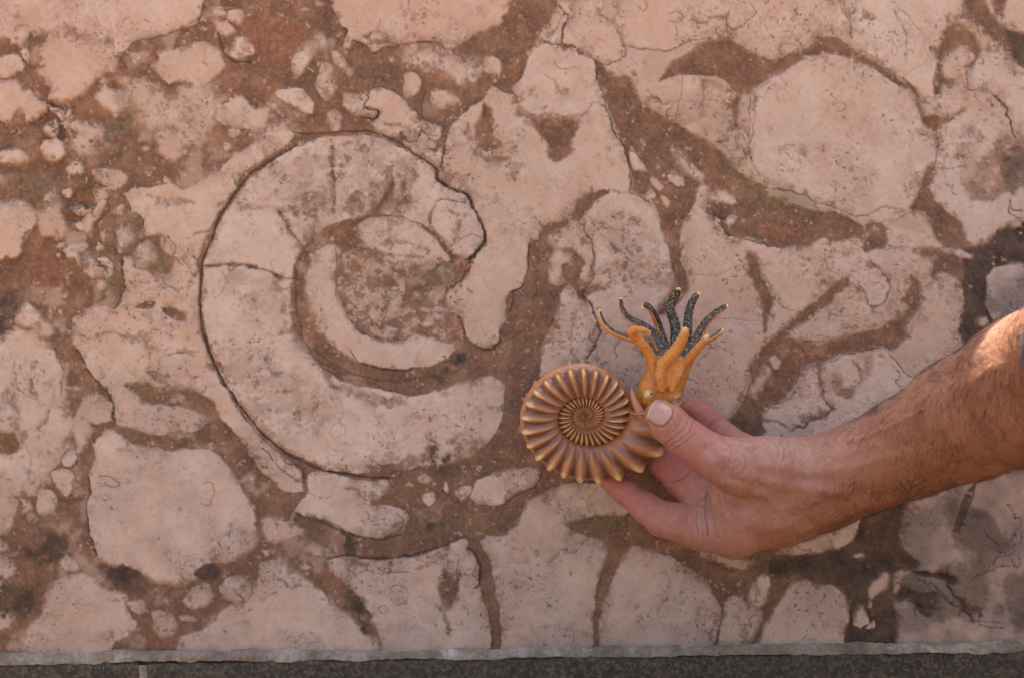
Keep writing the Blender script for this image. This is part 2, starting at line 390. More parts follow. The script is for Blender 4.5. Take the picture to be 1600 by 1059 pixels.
p 1.5 1.4|510,874 520,867 535,865 560,872 600,875 625,870 660,868 690,855 710,845 725,840 733,850 728,860 735,870 745,885 750,912 753,935 762,960 768,985 768,1030 598,1030 596,990 580,960 555,930 530,905 514,888
b 3 2|690,886 702,896 712,905 716,890 722,900 712,950 697,950 690,930
q 2 1|735,862 745,872 748,895 742,915 732,900 730,880
p 1.5 1.5|747,852 755,842 800,828 812,810 822,790 845,770 870,758 900,752 950,755 990,790 975,805 950,806 920,808 900,815 885,822 900,832 925,840 942,847 948,860 943,880 935,905 930,930 925,960 930,1030 785,1030 782,990 780,960 775,920 770,890 765,870
p 1.5 1.5|985,853 1020,857 1050,868 1075,880 1095,900 1110,920 1122,940 1128,960 1122,985 1104,1030 936,1030 936,965 948,930 958,900 975,868
s 6 1|922,960 936,960 938,1010 926,1010
q 3 1.5|1080,850 1110,862 1150,870 1180,878 1165,890 1130,882 1100,872
p 2 1.4|1128,960 1133,938 1150,930 1165,945 1190,955 1193,975 1182,982 1166,1010 1164,1030 1120,1030 1124,990
p 2 1.2|1175,912 1195,895 1203,905 1208,925 1195,945 1180,950 1170,935
p 1.8 1.3|1174,1030 1190,985 1210,955 1225,930 1245,910 1262,907 1270,912 1300,915 1315,925 1325,945 1325,975 1318,1002 1316,1030
d 5 2|1200,872 1260,864 1300,863 1320,850 1340,825 1345,800 1380,790 1420,775 1415,800 1408,840 1415,860 1430,870 1432,880 1410,885 1395,895 1392,920 1396,950 1400,980 1394,1030 1318,1030 1328,950 1322,925 1295,912 1230,898 1200,895
b 6 2|1205,905 1240,905 1225,930 1205,955 1190,985 1180,1000 1190,960 1200,930
o 9 4|1180,862 1250,862 1240,885 1190,890 1150,880
p 1.6 1|1355,930 1362,905 1385,893 1390,900 1385,915 1370,928 1358,938
p 1.6 1|1332,960 1345,943 1355,955 1358,970 1345,982 1333,978
p 1.5 .8|1352,982 1358,970 1365,965 1368,980
p 1.3 .5|1355,936 1362,938 1362,948 1354,945
r 1.5 .8|1377,883 1378,870 1393,868 1390,876
q 2 .8|1330,868 1345,862 1352,866 1338,872
p 2 1.4|1210,864 1240,850 1290,835 1335,800 1344,812 1335,840 1320,852 1290,862 1240,866
P 1.8 1.8|1420,772 1500,750 1600,720 1600,1035 1394,1035 1405,980 1397,945 1392,912 1400,892 1430,886 1437,876 1420,862 1408,840 1412,805
b 1.5 1|1523,757 1519,775 1509,800 1498,826 1491,828 1491,818 1500,790 1510,765
D 12 8|1520,830 1560,850 1552,890 1528,918 1535,965 1500,950 1462,938 1440,905 1480,905 1508,898 1515,870
d 2 1.5|1420,888 1455,895 1480,898 1500,905 1490,912 1460,905 1430,898
d 3 2|1412,930 1440,930 1465,925 1470,940 1450,955 1440,935 1415,935
d 3 2|1490,930 1505,955 1525,972 1520,962 1505,930
p 1.6 1.2|732,770 745,755 765,743 790,735 820,730 840,730 848,740 840,755 815,770 790,782 765,790 745,788 735,778
p 1.5 .8|712,765 725,758 738,760 735,772 722,782 712,772
p 1.5 .5|692,765 697,750 702,765 698,771
p 1.5 .8|658,775 668,768 680,772 680,782 670,790 660,783
q 3 1|652,745 665,742 675,750 665,757 655,752
q 6 2|468,848 485,845 505,855 518,865 500,870 485,865
p 1.3 .5|540,850 546,845 552,852 548,860 540,856
p 1.3 .5|575,860 580,855 583,862 578,866
q 4 1.5|410,810 425,805 445,810 470,825 478,833 460,840 442,842 430,850 420,845 412,830
b 3 1.5|1418,132 1428,142 1438,165 1448,182 1460,183 1470,186 1466,200 1460,208 1450,202 1442,190 1430,165 1420,145
b 3 1.5|1470,186 1485,182 1502,176 1496,188 1480,194 1468,196
b 3 1.5|1450,258 1456,256 1452,280 1455,300 1466,322 1485,338 1500,346 1506,365 1510,380 1500,385 1480,375 1470,352 1455,338 1448,318 1440,312 1428,325 1420,328 1430,312 1442,285
b 2.5 1.6|1440,385 1465,382 1475,392 1500,405 1512,415 1500,440 1490,432 1470,428 1460,440 1455,425 1460,412 1450,402 1438,400
b 2.5 1.8|1420,430 1435,440 1440,455 1442,478 1430,492 1415,508 1425,525 1400,545 1385,540 1345,548 1310,553 1290,565 1262,575 1245,590 1238,612 1215,635 1192,645 1190,690 1140,700 1130,665 1150,640 1165,615 1172,595 1170,575 1180,552 1200,540 1225,530 1260,533 1300,528 1345,522 1380,508 1392,498 1412,495 1415,480 1410,468 1418,450
b 4 1.6|1165,395 1175,392 1185,415 1192,440 1205,460 1210,480 1205,505 1198,530 1192,515 1192,490 1180,460 1168,420
b 2.5 1.5|1325,433 1326,450 1305,462 1290,480 1265,500 1240,518 1225,535 1205,545 1195,555 1200,535 1225,512 1245,490 1268,475 1300,447
b 4 2|1352,348 1380,352 1388,365 1385,385 1350,398 1335,400 1332,392 1350,384
p 1.4 1.5|1142,373 1180,380 1220,389 1250,383 1290,375 1320,378 1345,388 1360,400 1355,410 1340,420 1325,432 1300,445 1280,460 1258,478 1242,490 1228,480 1215,470 1207,456 1197,440 1188,420 1180,400 1165,388
p 1.5 1.4|1330,415 1350,410 1370,415 1385,430 1392,440 1390,460 1380,475 1365,482 1355,475 1345,455 1335,450 1326,440
p 2 1.5|1300,485 1320,462 1340,455 1350,472 1360,487 1376,490 1382,502 1350,515 1310,520 1292,510
q 3 1.5|1205,480 1215,475 1228,485 1236,497 1225,515 1210,530 1200,535 1200,505
q 3 2|1245,520 1270,500 1292,490 1300,512 1290,525 1260,532 1240,530
p 2.5 1.6|1385,358 1400,355 1430,357 1455,362 1462,374 1470,382 1460,386 1440,386 1420,390 1400,388 1387,380
q 2.5 1.5|1340,400 1365,390 1390,388 1420,395 1437,402 1420,412 1400,418 1385,428 1370,412 1345,408
p 1.5 1|1429,415 1440,408 1455,410 1455,425 1448,440 1435,435 1428,425
p 1.5 .8|1384,480 1395,467 1408,472 1410,485 1400,497 1388,495
p 1.8 1.5|1440,448 1460,440 1472,430 1487,432 1495,450 1503,470 1507,500 1507,530 1495,560 1480,580 1455,570 1445,545 1425,525 1416,508 1432,495 1443,475
p 2 1.8|1466,215 1478,200 1490,186 1502,196 1515,210 1510,225 1500,250 1505,290 1503,300 1520,312 1560,306 1590,290 1600,290 1600,345 1590,345 1565,360 1545,372 1535,385 1515,385 1505,370 1505,350 1490,345 1475,335 1460,310 1452,298 1451,280 1460,262
p 2 1.2|1467,88 1480,80 1505,72 1518,72 1523,88 1512,95 1507,105 1511,115 1500,125 1480,130 1475,110
p 1.8 1.5|1526,60 1540,66 1560,90 1590,106 1600,112 1600,220 1590,200 1577,168 1562,152 1545,142 1530,137 1515,140 1511,128 1516,108 1532,90
p 1.8 1.5|1536,8 1550,25 1570,42 1580,40 1590,55 1600,60 1600,0 1575,0 1573,18 1563,28 1548,8
p 2 1.5|1467,145 1485,140 1500,130 1512,142 1530,140 1545,146 1562,156 1572,175 1574,200 1565,220 1545,238 1525,258 1506,232 1515,212 1502,194 1488,184 1475,182 1463,165
b 3 1.5|1500,0 1535,0 1545,20 1565,38 1585,55 1600,72 1600,105 1585,98 1565,77 1545,57 1520,37 1508,20
d 4 2|1568,45 1590,52 1600,70 1600,118 1588,100 1580,70
b 3 1.5|1545,0 1570,0 1572,15 1562,27 1552,20
b 4 1.5|1463,85 1465,62 1480,44 1500,38 1520,50 1531,75 1530,90 1518,108 1513,105 1522,88 1515,71 1495,73 1475,84 1469,100 1475,120 1492,128 1486,138 1472,135 1470,155 1458,160 1462,130 1460,100
b 4 1.5|1446,186 1455,178 1470,181 1470,195 1462,208 1451,200
s 8 4|1515,270 1525,253 1555,235 1580,215 1600,215 1600,290 1580,295 1550,305 1520,310 1505,290
D 14 5|1560,250 1600,225 1600,290 1570,290
d 4 2.5|1600,352 1570,363 1545,378 1530,393 1513,402 1515,420 1505,440 1508,470 1508,530 1500,560 1545,545 1556,520 1545,480 1540,450 1535,430 1545,420 1570,410 1600,403
d 3 3|1600,345 1570,355 1545,370 1525,388 1505,396 1508,420 1498,440 1505,470 1502,530 1495,565 1550,548 1560,525 1550,482 1545,450 1540,430 1550,422 1575,412 1600,408
P 1.6 1.5|1540,432 1555,416 1600,406 1600,520 1570,530 1556,522 1545,490 1541,460
p 1.5 1|1475,388 1485,385 1500,392 1520,400 1515,408 1500,402 1485,398
p 1.3 .5|1456,402 1465,397 1467,402 1458,405
q 2 .8|1524,497 1540,492 1543,505 1530,510
b 3 1.5|1440,285 1450,265 1459,262 1454,290 1462,315 1480,335 1500,350 1508,375 1520,393 1480,390 1465,370 1455,350 1435,330 1420,332
p 1.6 1.5|1192,690 1190,648 1205,635 1230,625 1243,610 1245,595 1255,580 1275,575 1300,565 1310,553 1330,550 1350,547 1370,540 1385,540 1395,560 1410,580 1425,590 1440,580 1455,590 1445,615 1400,640 1350,670 1300,695 1250,700
s 6 3|1295,580 1315,590 1320,620 1300,610
s 5 2|1350,560 1362,555 1360,580 1350,590
q 2 1|1200,562 1210,556 1222,563 1218,576 1205,575
q 5 2|1170,615 1180,600 1190,570 1200,580 1190,610 1180,625
r 8 4|380,30 420,20 470,40 478,65 450,95 400,90 378,70
o 6 3|175,190 205,170 230,175 205,192 215,215 180,210
o 6 3|180,150 195,145 205,155 190,168
o 6 3|255,200 280,198 282,212 262,220
o 8 4|140,225 170,222 180,235 150,238
o 9 4|20,270 60,270 80,300 60,310 30,300
o 6 3|112,405 140,398 148,412 130,425
o 8 3|170,420 195,440 190,465 165,450
d 12 5|0,440 22,455 30,490 18,520 0,520
r 9 4|30,400 90,405 100,440 60,460 20,440
r 9 3|80,480 105,485 95,500 75,495
r 5 2|1190,345 1230,350 1260,355 1240,372 1200,375 1185,365
o 8 4|1120,240 1180,285 1250,310 1300,330 1280,340 1200,320 1140,290
d 10 4|655,800 680,795 690,815 680,835 660,830
d 12 4|668,690 690,710 700,745 675,740
o 8 3|905,812 950,806 990,803 1010,815 960,828 920,832
d 12 5|60,820 110,830 110,870 60,880 40,850
d 14 6|0,920 50,905 60,940 30,960 0,960
d 8 4|160,880 200,888 230,898 232,930 215,935 195,918 170,905
d 8 4|540,930 565,935 585,985 570,985 548,955
d 4 3|534,828 552,832 553,868 535,865
o 7 3|870,560 905,555 915,562 890,575
d 8 4|1000,540 1030,530 1020,548 1000,560
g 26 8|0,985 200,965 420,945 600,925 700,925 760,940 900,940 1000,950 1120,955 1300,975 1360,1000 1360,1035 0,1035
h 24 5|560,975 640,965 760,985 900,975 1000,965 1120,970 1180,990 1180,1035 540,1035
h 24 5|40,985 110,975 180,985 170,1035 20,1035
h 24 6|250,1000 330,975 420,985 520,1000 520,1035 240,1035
g 22 6|1000,430 1040,440 1010,500 960,560 930,600 900,560 960,500
g 16 4|930,560 1000,570 1010,640 960,640
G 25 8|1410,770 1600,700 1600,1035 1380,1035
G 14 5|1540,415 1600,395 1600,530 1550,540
D 10 7|1400,900 1440,880 1520,890 1560,930 1530,980 1470,960 1420,960
D 9 6|1470,780 1560,800 1590,860 1540,870 1490,840
d 3 3|1388,925 1410,918 1440,935 1452,960 1440,962 1420,940 1395,940
D 8 5|1560,900 1600,880 1600,1000 1575,990
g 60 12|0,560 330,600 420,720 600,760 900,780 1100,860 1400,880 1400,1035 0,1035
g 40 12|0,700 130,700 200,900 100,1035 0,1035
'''

# dark lines: width px | strength | wobble | polyline      (cracks, stylolites, outlines of the fossil)
LINES = '''
2.6 1 1|462,228 430,246 398,267 370,298 345,335 333,365 321,400 314,430 312,470 316,510 326,550 345,590 375,635 410,676 450,711 490,731 530,739 560,743 606,749
2.2 .9 1|456,205 470,208 500,210 540,205 575,207 600,213 630,226 650,241 683,265
4.5 1 1.5|683,264 684,281 700,292 727,301 737,318 754,345 758,372 745,392 733,406
3 .8 1.5|733,406 736,420 722,440 705,450
2.6 .9 1.5|716,496 722,520 738,538 757,548 772,546 783,528
1.8 .6 1|560,345 590,337 630,340 660,352 685,370 700,395 708,412
4 .35 1|522,225 518,250 522,300 525,335
1.6 .4 1|530,226 524,240 519,240
4 .6 1|317,416 350,413 380,412 410,420 440,433 465,437
5 .5 1|437,335 455,360 470,380 478,395
6 .35 1.5|615,280 610,300 595,320 580,335
5 .3 1.5|632,270 630,290 631,312
1.8 .7 1|727,317 710,314 695,311 682,317 678,335 673,352
1.4 .5 1|722,388 715,378 722,370 738,365 750,372
1.4 .5 1|525,385 527,410 524,440 526,470 540,498 565,520 590,528 640,530
2 .6 1|470,395 461,430 462,480 474,530 495,565 540,585
2 .5 1|490,545 520,572 570,590 620,598 650,590
2.2 .9 2|690,262 698,232 700,214 712,190 728,168
1.6 .6 3|875,72 895,76 915,92 925,95
2 .9 2|872,10 890,30 880,50 878,72 852,67
1.6 .7 3|944,97 960,98 975,85 980,72
1.6 .6 3|975,70 966,45 960,38
2 .9 2|925,94 935,130 950,175 957,205 975,228 983,245 985,268 986,298
1.4 .6 3|905,184 920,175 925,165 945,168
1.8 .7 1.5|985,72 1020,79 1045,82 1060,72 1080,63 1115,61 1137,62
1.8 .6 1.5|1137,62 1165,80 1200,97
1.5 .6 2|1313,0 1316,20 1328,35 1330,60
1.4 .6 3|1328,35 1338,20 1336,12
1.3 .5 2|1390,2 1415,20 1433,42 1445,55
1.3 .3 2|1445,60 1448,100 1420,112 1412,118
2.4 .7 1|1410,120 1424,138 1440,160 1452,162
2 .6 2|1465,200 1464,230 1458,262
1.6 .6 2.5|1510,112 1508,140 1515,144 1525,135 1545,142 1556,152 1565,170
3.4 .9 2.5|1553,148 1568,165 1578,190 1592,218
1.6 .5 2|1063,120 1062,160 1058,195
1.4 .5 3|1020,145 1030,162 1050,165 1062,160 1040,180 1045,195
1.6 .5 2|1172,152 1172,200 1170,235 1175,260
2 .7 2|985,300 1000,305 1015,325
1.8 .8 1.5|828,384 826,415 816,452 802,456
2 .9 2|801,458 805,466 796,490
1.6 .7 2.5|920,370 925,385 932,400 930,420 925,440
3 .9 1.5|912,460 925,472 930,500 938,520 930,545 918,558
2 .8 2|906,350 915,352 918,345 912,360 922,372 926,385 930,405 925,418 930,430 920,445 912,455
2 .6 1.5|985,515 970,525 962,545 966,558
1.4 .5 2.5|1030,560 1036,580 1050,583 1070,590 1090,600
1.5 .35 2|1085,430 1120,428 1160,420 1200,412
1.4 .4 2|1110,500 1140,498 1190,502
1.3 .5 2|1060,530 1075,535 1078,550 1068,560
2.4 .8 1.5|1130,352 1137,365 1150,371 1180,380 1215,387
2 .6 1.5|1135,345 1120,335 1103,333
1.6 .7 2.5|1200,292 1235,305 1265,314 1290,318 1315,330
1.5 .6 3|1325,335 1345,338 1360,335 1380,322 1410,322
1.8 .7 2.5|1340,448 1350,460 1355,475 1364,482 1380,476 1390,462 1392,442 1375,425 1362,408
1.5 .6 2|1300,490 1320,497 1340,492
1.4 .5 2|1385,390 1420,386 1440,393
2 .6 2.5|1192,680 1192,650 1205,636 1232,625 1244,608 1246,590 1258,580 1302,566 1312,553
1.8 .7 2|1312,553 1350,548 1372,541 1386,543 1398,562 1412,582
1.5 .5 3|1280,570 1285,595 1295,615 1296,640 1285,655
2.4 .6 4|1235,675 1250,662 1270,655 1300,642
2 .7 4|1385,570 1400,580 1402,600 1420,612 1440,615
3 .9 1.5|135,745 142,770 135,795 140,830 150,865
1.6 .7 2|178,85 195,80 205,70 250,57 290,46 308,40
2.4 .9 1|340,50 345,70 352,88 368,98 392,96
2 .8 1.5|520,15 530,35 542,48 535,60 532,72
1.8 .7 2|548,62 572,72 578,84 612,74 650,66 685,64 695,77
2.6 .9 1.5|570,145 577,152 570,165 580,173 592,170 592,180 583,186 565,184
2 .7 2|628,210 640,222 655,222 662,205 672,215 685,228
1.6 .6 3|670,198 680,205 690,190 700,200
1.8 .6 2|640,168 652,172 650,185 665,188 690,195
1.8 .8 2|190,302 200,318 206,334 222,342 223,355
2.2 .9 2|192,405 190,430 196,450 188,468 175,480
1.8 .7 3|150,350 165,335 168,320 158,308 150,318 130,345
1.8 .7 2|180,398 184,372 178,362
1.7 .7 3|250,368 265,370 272,385 270,398 285,412
1.6 .6 3|205,400 215,415 235,430
1.4 .5 3|290,395 310,430 300,440
1.6 .6 2|305,365 330,360
2.2 .8 2|75,165 95,170 103,180 105,172 118,170
1.6 .7 3|75,183 90,175 105,190
3 .8 2|120,545 145,590 165,610 180,635 180,660
2 .7 1.5|410,700 440,735 470,757 478,742
1.6 .6 3|440,720 460,730 475,745 478,770 445,770
2 .8 1.5|458,802 500,815 545,832 590,843 625,832
2.6 .9 1.5|510,872 535,865 580,873 625,870 690,855 725,840
2.2 .8 1|605,752 612,762
1.8 .6 2|560,893 575,888 590,895 615,893 640,895
1.8 .5 3|650,872 670,880 690,890 700,905 715,890
3 .9 1.5|728,858 745,868 752,890 750,915 742,920
1.6 .5 3|712,870 715,890 725,900
1.6 .6 2|800,830 755,842 747,853 765,872
1.8 .6 2.5|1010,858 1050,868 1080,885 1100,905
2.5 .7 3|1080,850 1100,870 1120,888 1150,893
2.2 .8 2.5|1425,888 1455,895 1490,902
1.8 .7 3|1392,930 1420,930 1445,928
1.8 .7 3|1540,892 1560,885 1575,880
1.8 .7 4|1440,905 1470,930 1500,945 1520,975 1560,985
1.8 .7 4|1400,940 1430,950 1470,945
1.8 .7 4|1480,910 1500,935 1495,960
1.6 .6 4|1540,830 1560,860 1550,890 1520,905
1.6 .6 4|1575,790 1590,820 1580,850
1.8 .6 3|1585,850 1582,880 1595,885 1595,830
2 .6 3|1520,965 1540,970 1560,975
1.6 .5 2|1540,892 1550,875 1580,865
2 .8 1|1523,757 1519,778 1509,802 1498,827 1491,829
2.2 .8 2|1598,330 1580,328 1578,310 1575,335 1595,345
1.6 .6 2|690,765 700,772 720,783
2 .7 1|848,742 838,758 812,772 788,785
1.2 .6 1|1338,378 1333,385
2.2 .7 1.5|545,545 560,566 590,577 630,580 660,573
1.5 .6 3.5|1176,155 1180,200 1172,240 1182,268
1.4 .55 3.5|1118,222 1140,215 1150,195 1160,215 1185,240
1.4 .5 3|1200,345 1230,352 1262,350
1.5 .5 4|1250,545 1262,560 1285,562
1.5 .5 3.5|1480,240 1470,270 1490,300
1.4 .5 3|1510,255 1480,262 1462,262
1.6 .6 3.5|240,600 250,560 275,545 300,550
1.3 .45 3|395,250 405,275 398,300
1.3 .4 3|345,420 352,445 340,470
1.5 .5 3.5|540,80 560,60 590,45 600,25
1.4 .5 3.5|595,60 600,72 615,70 612,58
1.4 .45 3|643,0 640,18 650,20
1.6 .55 4|600,130 590,120 570,135
1.8 .7 2.5|668,140 655,165 662,185 650,195
1.4 .5 3.5|845,390 838,430 832,470
1.5 .5 4|925,430 950,420 960,440 990,450
1.4 .5 4|940,350 960,362 985,358 1000,372
1.3 .45 4|945,390 970,400 975,420 955,425
1.4 .5 3|865,95 880,110 900,108
1.5 .5 3.5|852,120 870,135 868,150 885,148
1.4 .5 3.5|1080,20 1060,40 1062,62
1.6 .6 1.5|1137,18 1132,40 1145,48 1165,35 1182,20 1175,8
1.4 .5 1.5|997,10 1005,20 1012,10 1008,3
1.4 .55 1.5|1043,25 1058,18 1070,28 1062,38 1048,36
1.4 .5 1|1302,165 1312,160 1322,165 1320,174 1308,176
1.4 .6 1|1265,60 1290,60
1.8 .6 4|455,745 465,760 480,755
1.3 .4 3|480,770 500,780 520,775
1.5 .5 3.5|575,790 585,810 600,805 620,815
1.6 .6 1|622,800 632,812 628,825
2 .6 3|90,545 95,580 90,620
1.4 .5 3|20,560 25,600 60,630
1.4 .5 1|98,735 118,742
1.8 .6 1|155,745 165,742 178,748 188,757 178,762 165,757
1.4 .4 1|155,775 165,773 178,778 165,782 155,778
1.6 .5 1|318,755 330,752 336,765 330,790 316,785
1.4 .5 1|420,930 430,925
1.6 .45 1|608,920 618,914 632,916 640,928 634,942 620,944 610,936 608,920
1.6 .45 1|590,948 600,944 606,952 596,958 590,950
1.4 .4 1|1030,895 1036,892 1044,898 1048,915 1042,926 1032,910
1.4 .5 1|660,845 668,842 672,848
'''

# brown mineral seams stained into the pale stone (no relief of their own): width px | strength | wobble | polyline
SEAMS = '''
9 .75 2|518,222 516,250 520,290 524,325 528,345
5 .5 2|500,222 530,228 545,222
8 .85 2|318,416 350,412 385,414 412,421 440,434 466,438
9 .8 2|436,332 452,352 466,378 478,398
9 .75 3|618,275 612,300 600,318 582,336
8 .6 3|634,265 632,290 634,318
7 .5 3|560,300 580,325 590,338
12 .45 4|505,330 475,345 450,335 420,330 380,325 340,345
12 .5 4|470,470 462,510 475,550 500,585 545,612 600,625 640,632
7 .6 3|330,540 352,590 390,650 440,700 500,728
5 .5 3|680,320 676,350 690,365
14 .55 5|600,735 640,715 690,710 720,690
8 .6 3|528,400 526,440 535,480 560,515 600,530 650,530
7 .5 4|600,380 640,375 670,390
7 .5 4|590,395 620,402 660,400
6 .6 4|1010,170 1020,150 1035,165 1050,160
5 .5 4|1100,120 1105,150 1095,180
7 .6 4|960,385 975,400 970,430 985,440
6 .45 4|945,350 965,360 990,350
6 .5 4|1150,200 1150,230 1165,245
6 .5 4|1230,300 1260,305 1300,318
6 .5 4|1390,345 1400,330 1430,322
8 .6 4|1460,170 1480,185 1500,180 1512,172
7 .5 4|1250,400 1290,405 1330,395
7 .55 4|1240,560 1285,560 1290,600 1300,640
8 .5 5|1330,560 1345,590 1330,620
8 .5 5|1200,660 1240,665 1290,645
7 .5 4|560,55 590,50 605,60 600,72 575,68
6 .5 4|650,175 670,190 665,205 690,215
7 .5 4|585,190 605,200 640,205
7 .5 5|230,300 260,320 300,310
7 .5 5|215,385 240,440 270,450
8 .5 5|290,400 300,430 290,470
8 .5 5|60,560 50,600 70,640 60,700
8 .45 5|20,600 15,650 40,680
7 .5 5|150,530 200,520 250,545 300,540
7 .5 4|440,715 460,735 470,760
6 .5 4|540,770 580,775 590,800
7 .55 4|530,870 590,885 650,892 690,885
9 .5 5|690,860 700,900 690,950 710,985
7 .5 5|420,940 400,920 440,905 480,925
6 .4 5|820,850 860,870 900,860
7 .45 5|900,560 890,520 900,480
6 .45 5|1180,925 1190,950 1165,970
8 .6 5|1440,890 1480,900 1500,940 1540,960
7 .5 5|730,200 760,250 790,250
6 .5 4|800,160 830,150 860,160 890,150
7 .5 4|700,330 720,350 710,380
5 .5 4|880,20 870,45 855,60
6 .5 5|1080,30 1110,40 1130,30
6 .5 4|1400,20 1420,60 1410,100
'''
def axis(lo, hi, pitch, ext, grow=1.10, mx=22.0):
    """uniform inside the frame, coarser away from it"""
    core = np.arange(lo, hi + pitch * .5, pitch)
    out, st, x = [], pitch, 0.0
    while x < ext:
        st = min(st * grow, mx); x += st; out.append(x)
    out = np.array(out)
    return np.concatenate([lo - out[::-1], core, core[-1] + out])

PITCH = 1.55
gx = axis(-24, 1624, PITCH, 420)
gy = axis(-24, 1010, PITCH, 400)
gy = gy[gy < 1062]
NX, NY = len(gx), len(gy)
X, Y = np.meshgrid(gx, gy)                      # (NY, NX) photo pixels
wxn = fbm(X, Y, 34, 1, 4, .55); wyn = fbm(X, Y, 34, 31, 4, .55)
wx2 = fbm(X, Y, 10, 61, 4, .72); wy2 = fbm(X, Y, 10, 91, 4, .72)
fuzz = smooth01(fbm(X, Y, 38, 111, 3) * 2.0 + .08)
pale = np.zeros((NY, NX)); dark = np.zeros_like(pale); green = np.zeros_like(pale); red = np.zeros_like(pale)
crack = np.zeros_like(pale); speck = np.zeros_like(pale); tint = np.zeros_like(pale); film_shade = np.zeros_like(pale)
edge = np.zeros_like(pale); height = np.zeros_like(pale)
label = np.zeros((NY, NX), np.int32); halo = np.zeros_like(pale)
mott = fbm(X, Y, 16, 201, 5, .65)
mott2 = fbm(X, Y, 60, 221, 4, .6)

def window(p, m):
    x0, y0 = p.min(0) - m; x1, y1 = p.max(0) + m
    i0, i1 = np.searchsorted(gx, x0), np.searchsorted(gx, x1)
    j0, j1 = np.searchsorted(gy, y0), np.searchsorted(gy, y1)
    return slice(j0, j1), slice(i0, i1)

def chaikin(p, closed=True):
    q = np.roll(p, -1, 0) if closed else p[1:]
    a_ = p if closed else p[:-1]
    n = np.empty((len(a_) * 2, 2)); n[0::2] = a_ * .86 + q * .14; n[1::2] = a_ * .14 + q * .86
    if not closed: n = np.concatenate([p[:1], n, p[-1:]])
    return n

def segdist(xx, yy, a_, b_):
    d = b_ - a_; L = max(d @ d, 1e-9)
    t = np.clip(((xx - a_[0]) * d[0] + (yy - a_[1]) * d[1]) / L, 0, 1)
    return (xx - a_[0] - t * d[0]) ** 2 + (yy - a_[1] - t * d[1]) ** 2

def sdf(p, xx, yy):
    D = np.full(xx.shape, 1e9); ins = np.zeros(xx.shape, bool)
    for i in range(len(p)):
        a_, b_ = p[i], p[(i + 1) % len(p)]
        D = np.minimum(D, segdist(xx, yy, a_, b_))
        if a_[1] != b_[1]:
            c = ((a_[1] > yy) != (b_[1] > yy)) & (xx < (b_[0] - a_[0]) * (yy - a_[1]) / (b_[1] - a_[1]) + a_[0])
            ins ^= c
    return np.where(ins, 1, -1) * np.sqrt(D)

fragments = []            # (label id, outline centre, size)
def paint(kind, soft, amp, p, nid=[0]):
    p = chaikin(p)
    sl_ = window(p, soft * 3 + 16)
    if X[sl_].size == 0: return
    amp = max(amp, 1.1) * 1.15
    xx = X[sl_] + wxn[sl_] * amp * 3.4 + wx2[sl_] * amp * 1.5
    yy = Y[sl_] + wyn[sl_] * amp * 3.4 + wy2[sl_] * amp * 1.5
    s = sdf(p, xx, yy)
    if soft > 3: s = s + mott[sl_] * soft * 1.1
    sf_ = soft * (1 + 2.2 * fuzz[sl_]) if soft < 4 else soft
    if soft < 4: s = s + fuzz[sl_] * wx2[sl_] * 2.5
    al = smooth01(s / (2 * sf_) + .5)
    if kind in 'pPq':
        pale[sl_] += (1 - pale[sl_]) * al if kind != 'q' else (np.maximum(pale[sl_], .85) - pale[sl_]) * al
        dark[sl_] *= 1 - al; green[sl_] *= 1 - al; red[sl_] *= 1 - al
        tv = rng.uniform(-.1, .6)
        tint[sl_] += (tv - tint[sl_]) * al
        if kind != 'q':
            em = np.exp(-((s + .6) / 1.25) ** 2) * smooth01(fbm(X[sl_], Y[sl_], 55, 300 + nid[0] % 7, 3) * 1.6 + .42)
            edge[sl_] = np.maximum(edge[sl_] * (1 - al), em * (.75 if soft < 1.7 else .4) * (1 - .7 * fuzz[sl_]))
            nid[0] += 1
            hal = np.exp(-np.maximum(s, 0) / (3 + 9 * smooth01(mott2[sl_] + .5))) * (s > 0) * smooth01(mott[sl_] * 2.2 + mott2[sl_] * 1.2 + .42)
            halo[sl_] = halo[sl_] * (1 - al) + hal * al
            lab = label[sl_]; lab[s > 0] = nid[0]
            fragments.append(nid[0])
    elif kind == 'b':
        pale[sl_] *= 1 - al; tint[sl_] *= 1 - al
        em = np.exp(-((s - .2) / 1.2) ** 2) * smooth01(fbm(X[sl_], Y[sl_], 45, 500, 3) * 1.6 + .3)
        edge[sl_] = np.maximum(edge[sl_] * (1 - al), em * .6)
        if soft < 4.5: lab = label[sl_]; lab[s > 0] = 0
    elif kind == 'd':
        al = al * (smooth01(fbm(X[sl_], Y[sl_], 14, 640, 5, .68) * 2.2 + (1.45 if X[sl_].mean() > 1150 else .95)) if soft >= 3 else 1)
        dark[sl_] = np.maximum(dark[sl_], al * .97)
        pale[sl_] *= 1 - al
        if soft < 4.5: lab = label[sl_]; lab[s > 0] = 0
    elif kind == 'D': dark[sl_] = np.maximum(dark[sl_], al * .7)
    elif kind == 'o': green[sl_] = np.maximum(green[sl_], al * .55)
    elif kind == 'r': red[sl_] = np.maximum(red[sl_], al * .6)
    elif kind == 'v': pale[sl_] *= 1 - al * (.16 + .22 * smooth01(mott[sl_] * 1.6 + .5))
    elif kind == 's': pale[sl_] *= 1 - al * .62 * smooth01(mott[sl_] * .9 + .62)
    elif kind == 'm':
        v = smooth01(fbm(X[sl_], Y[sl_], 11, 260, 5, .65) * 3.4 + mott[sl_] * 1.2 + .45)
        pale[sl_] += (.10 + v * .62 - pale[sl_]) * al
        lab = label[sl_]; lab[s > 0] = 0
    elif kind == 'h': film_shade[sl_] = np.maximum(film_shade[sl_], al * .55 * smooth01(mott2[sl_] * .7 + .8))
    elif kind in 'gG': film_shade[sl_] = np.maximum(film_shade[sl_], al * (.30 if kind == 'g' else 1.0) * smooth01(mott2[sl_] * .8 + .7))  # film plus painted shade: lower wall, right corner, soft shadow by the model

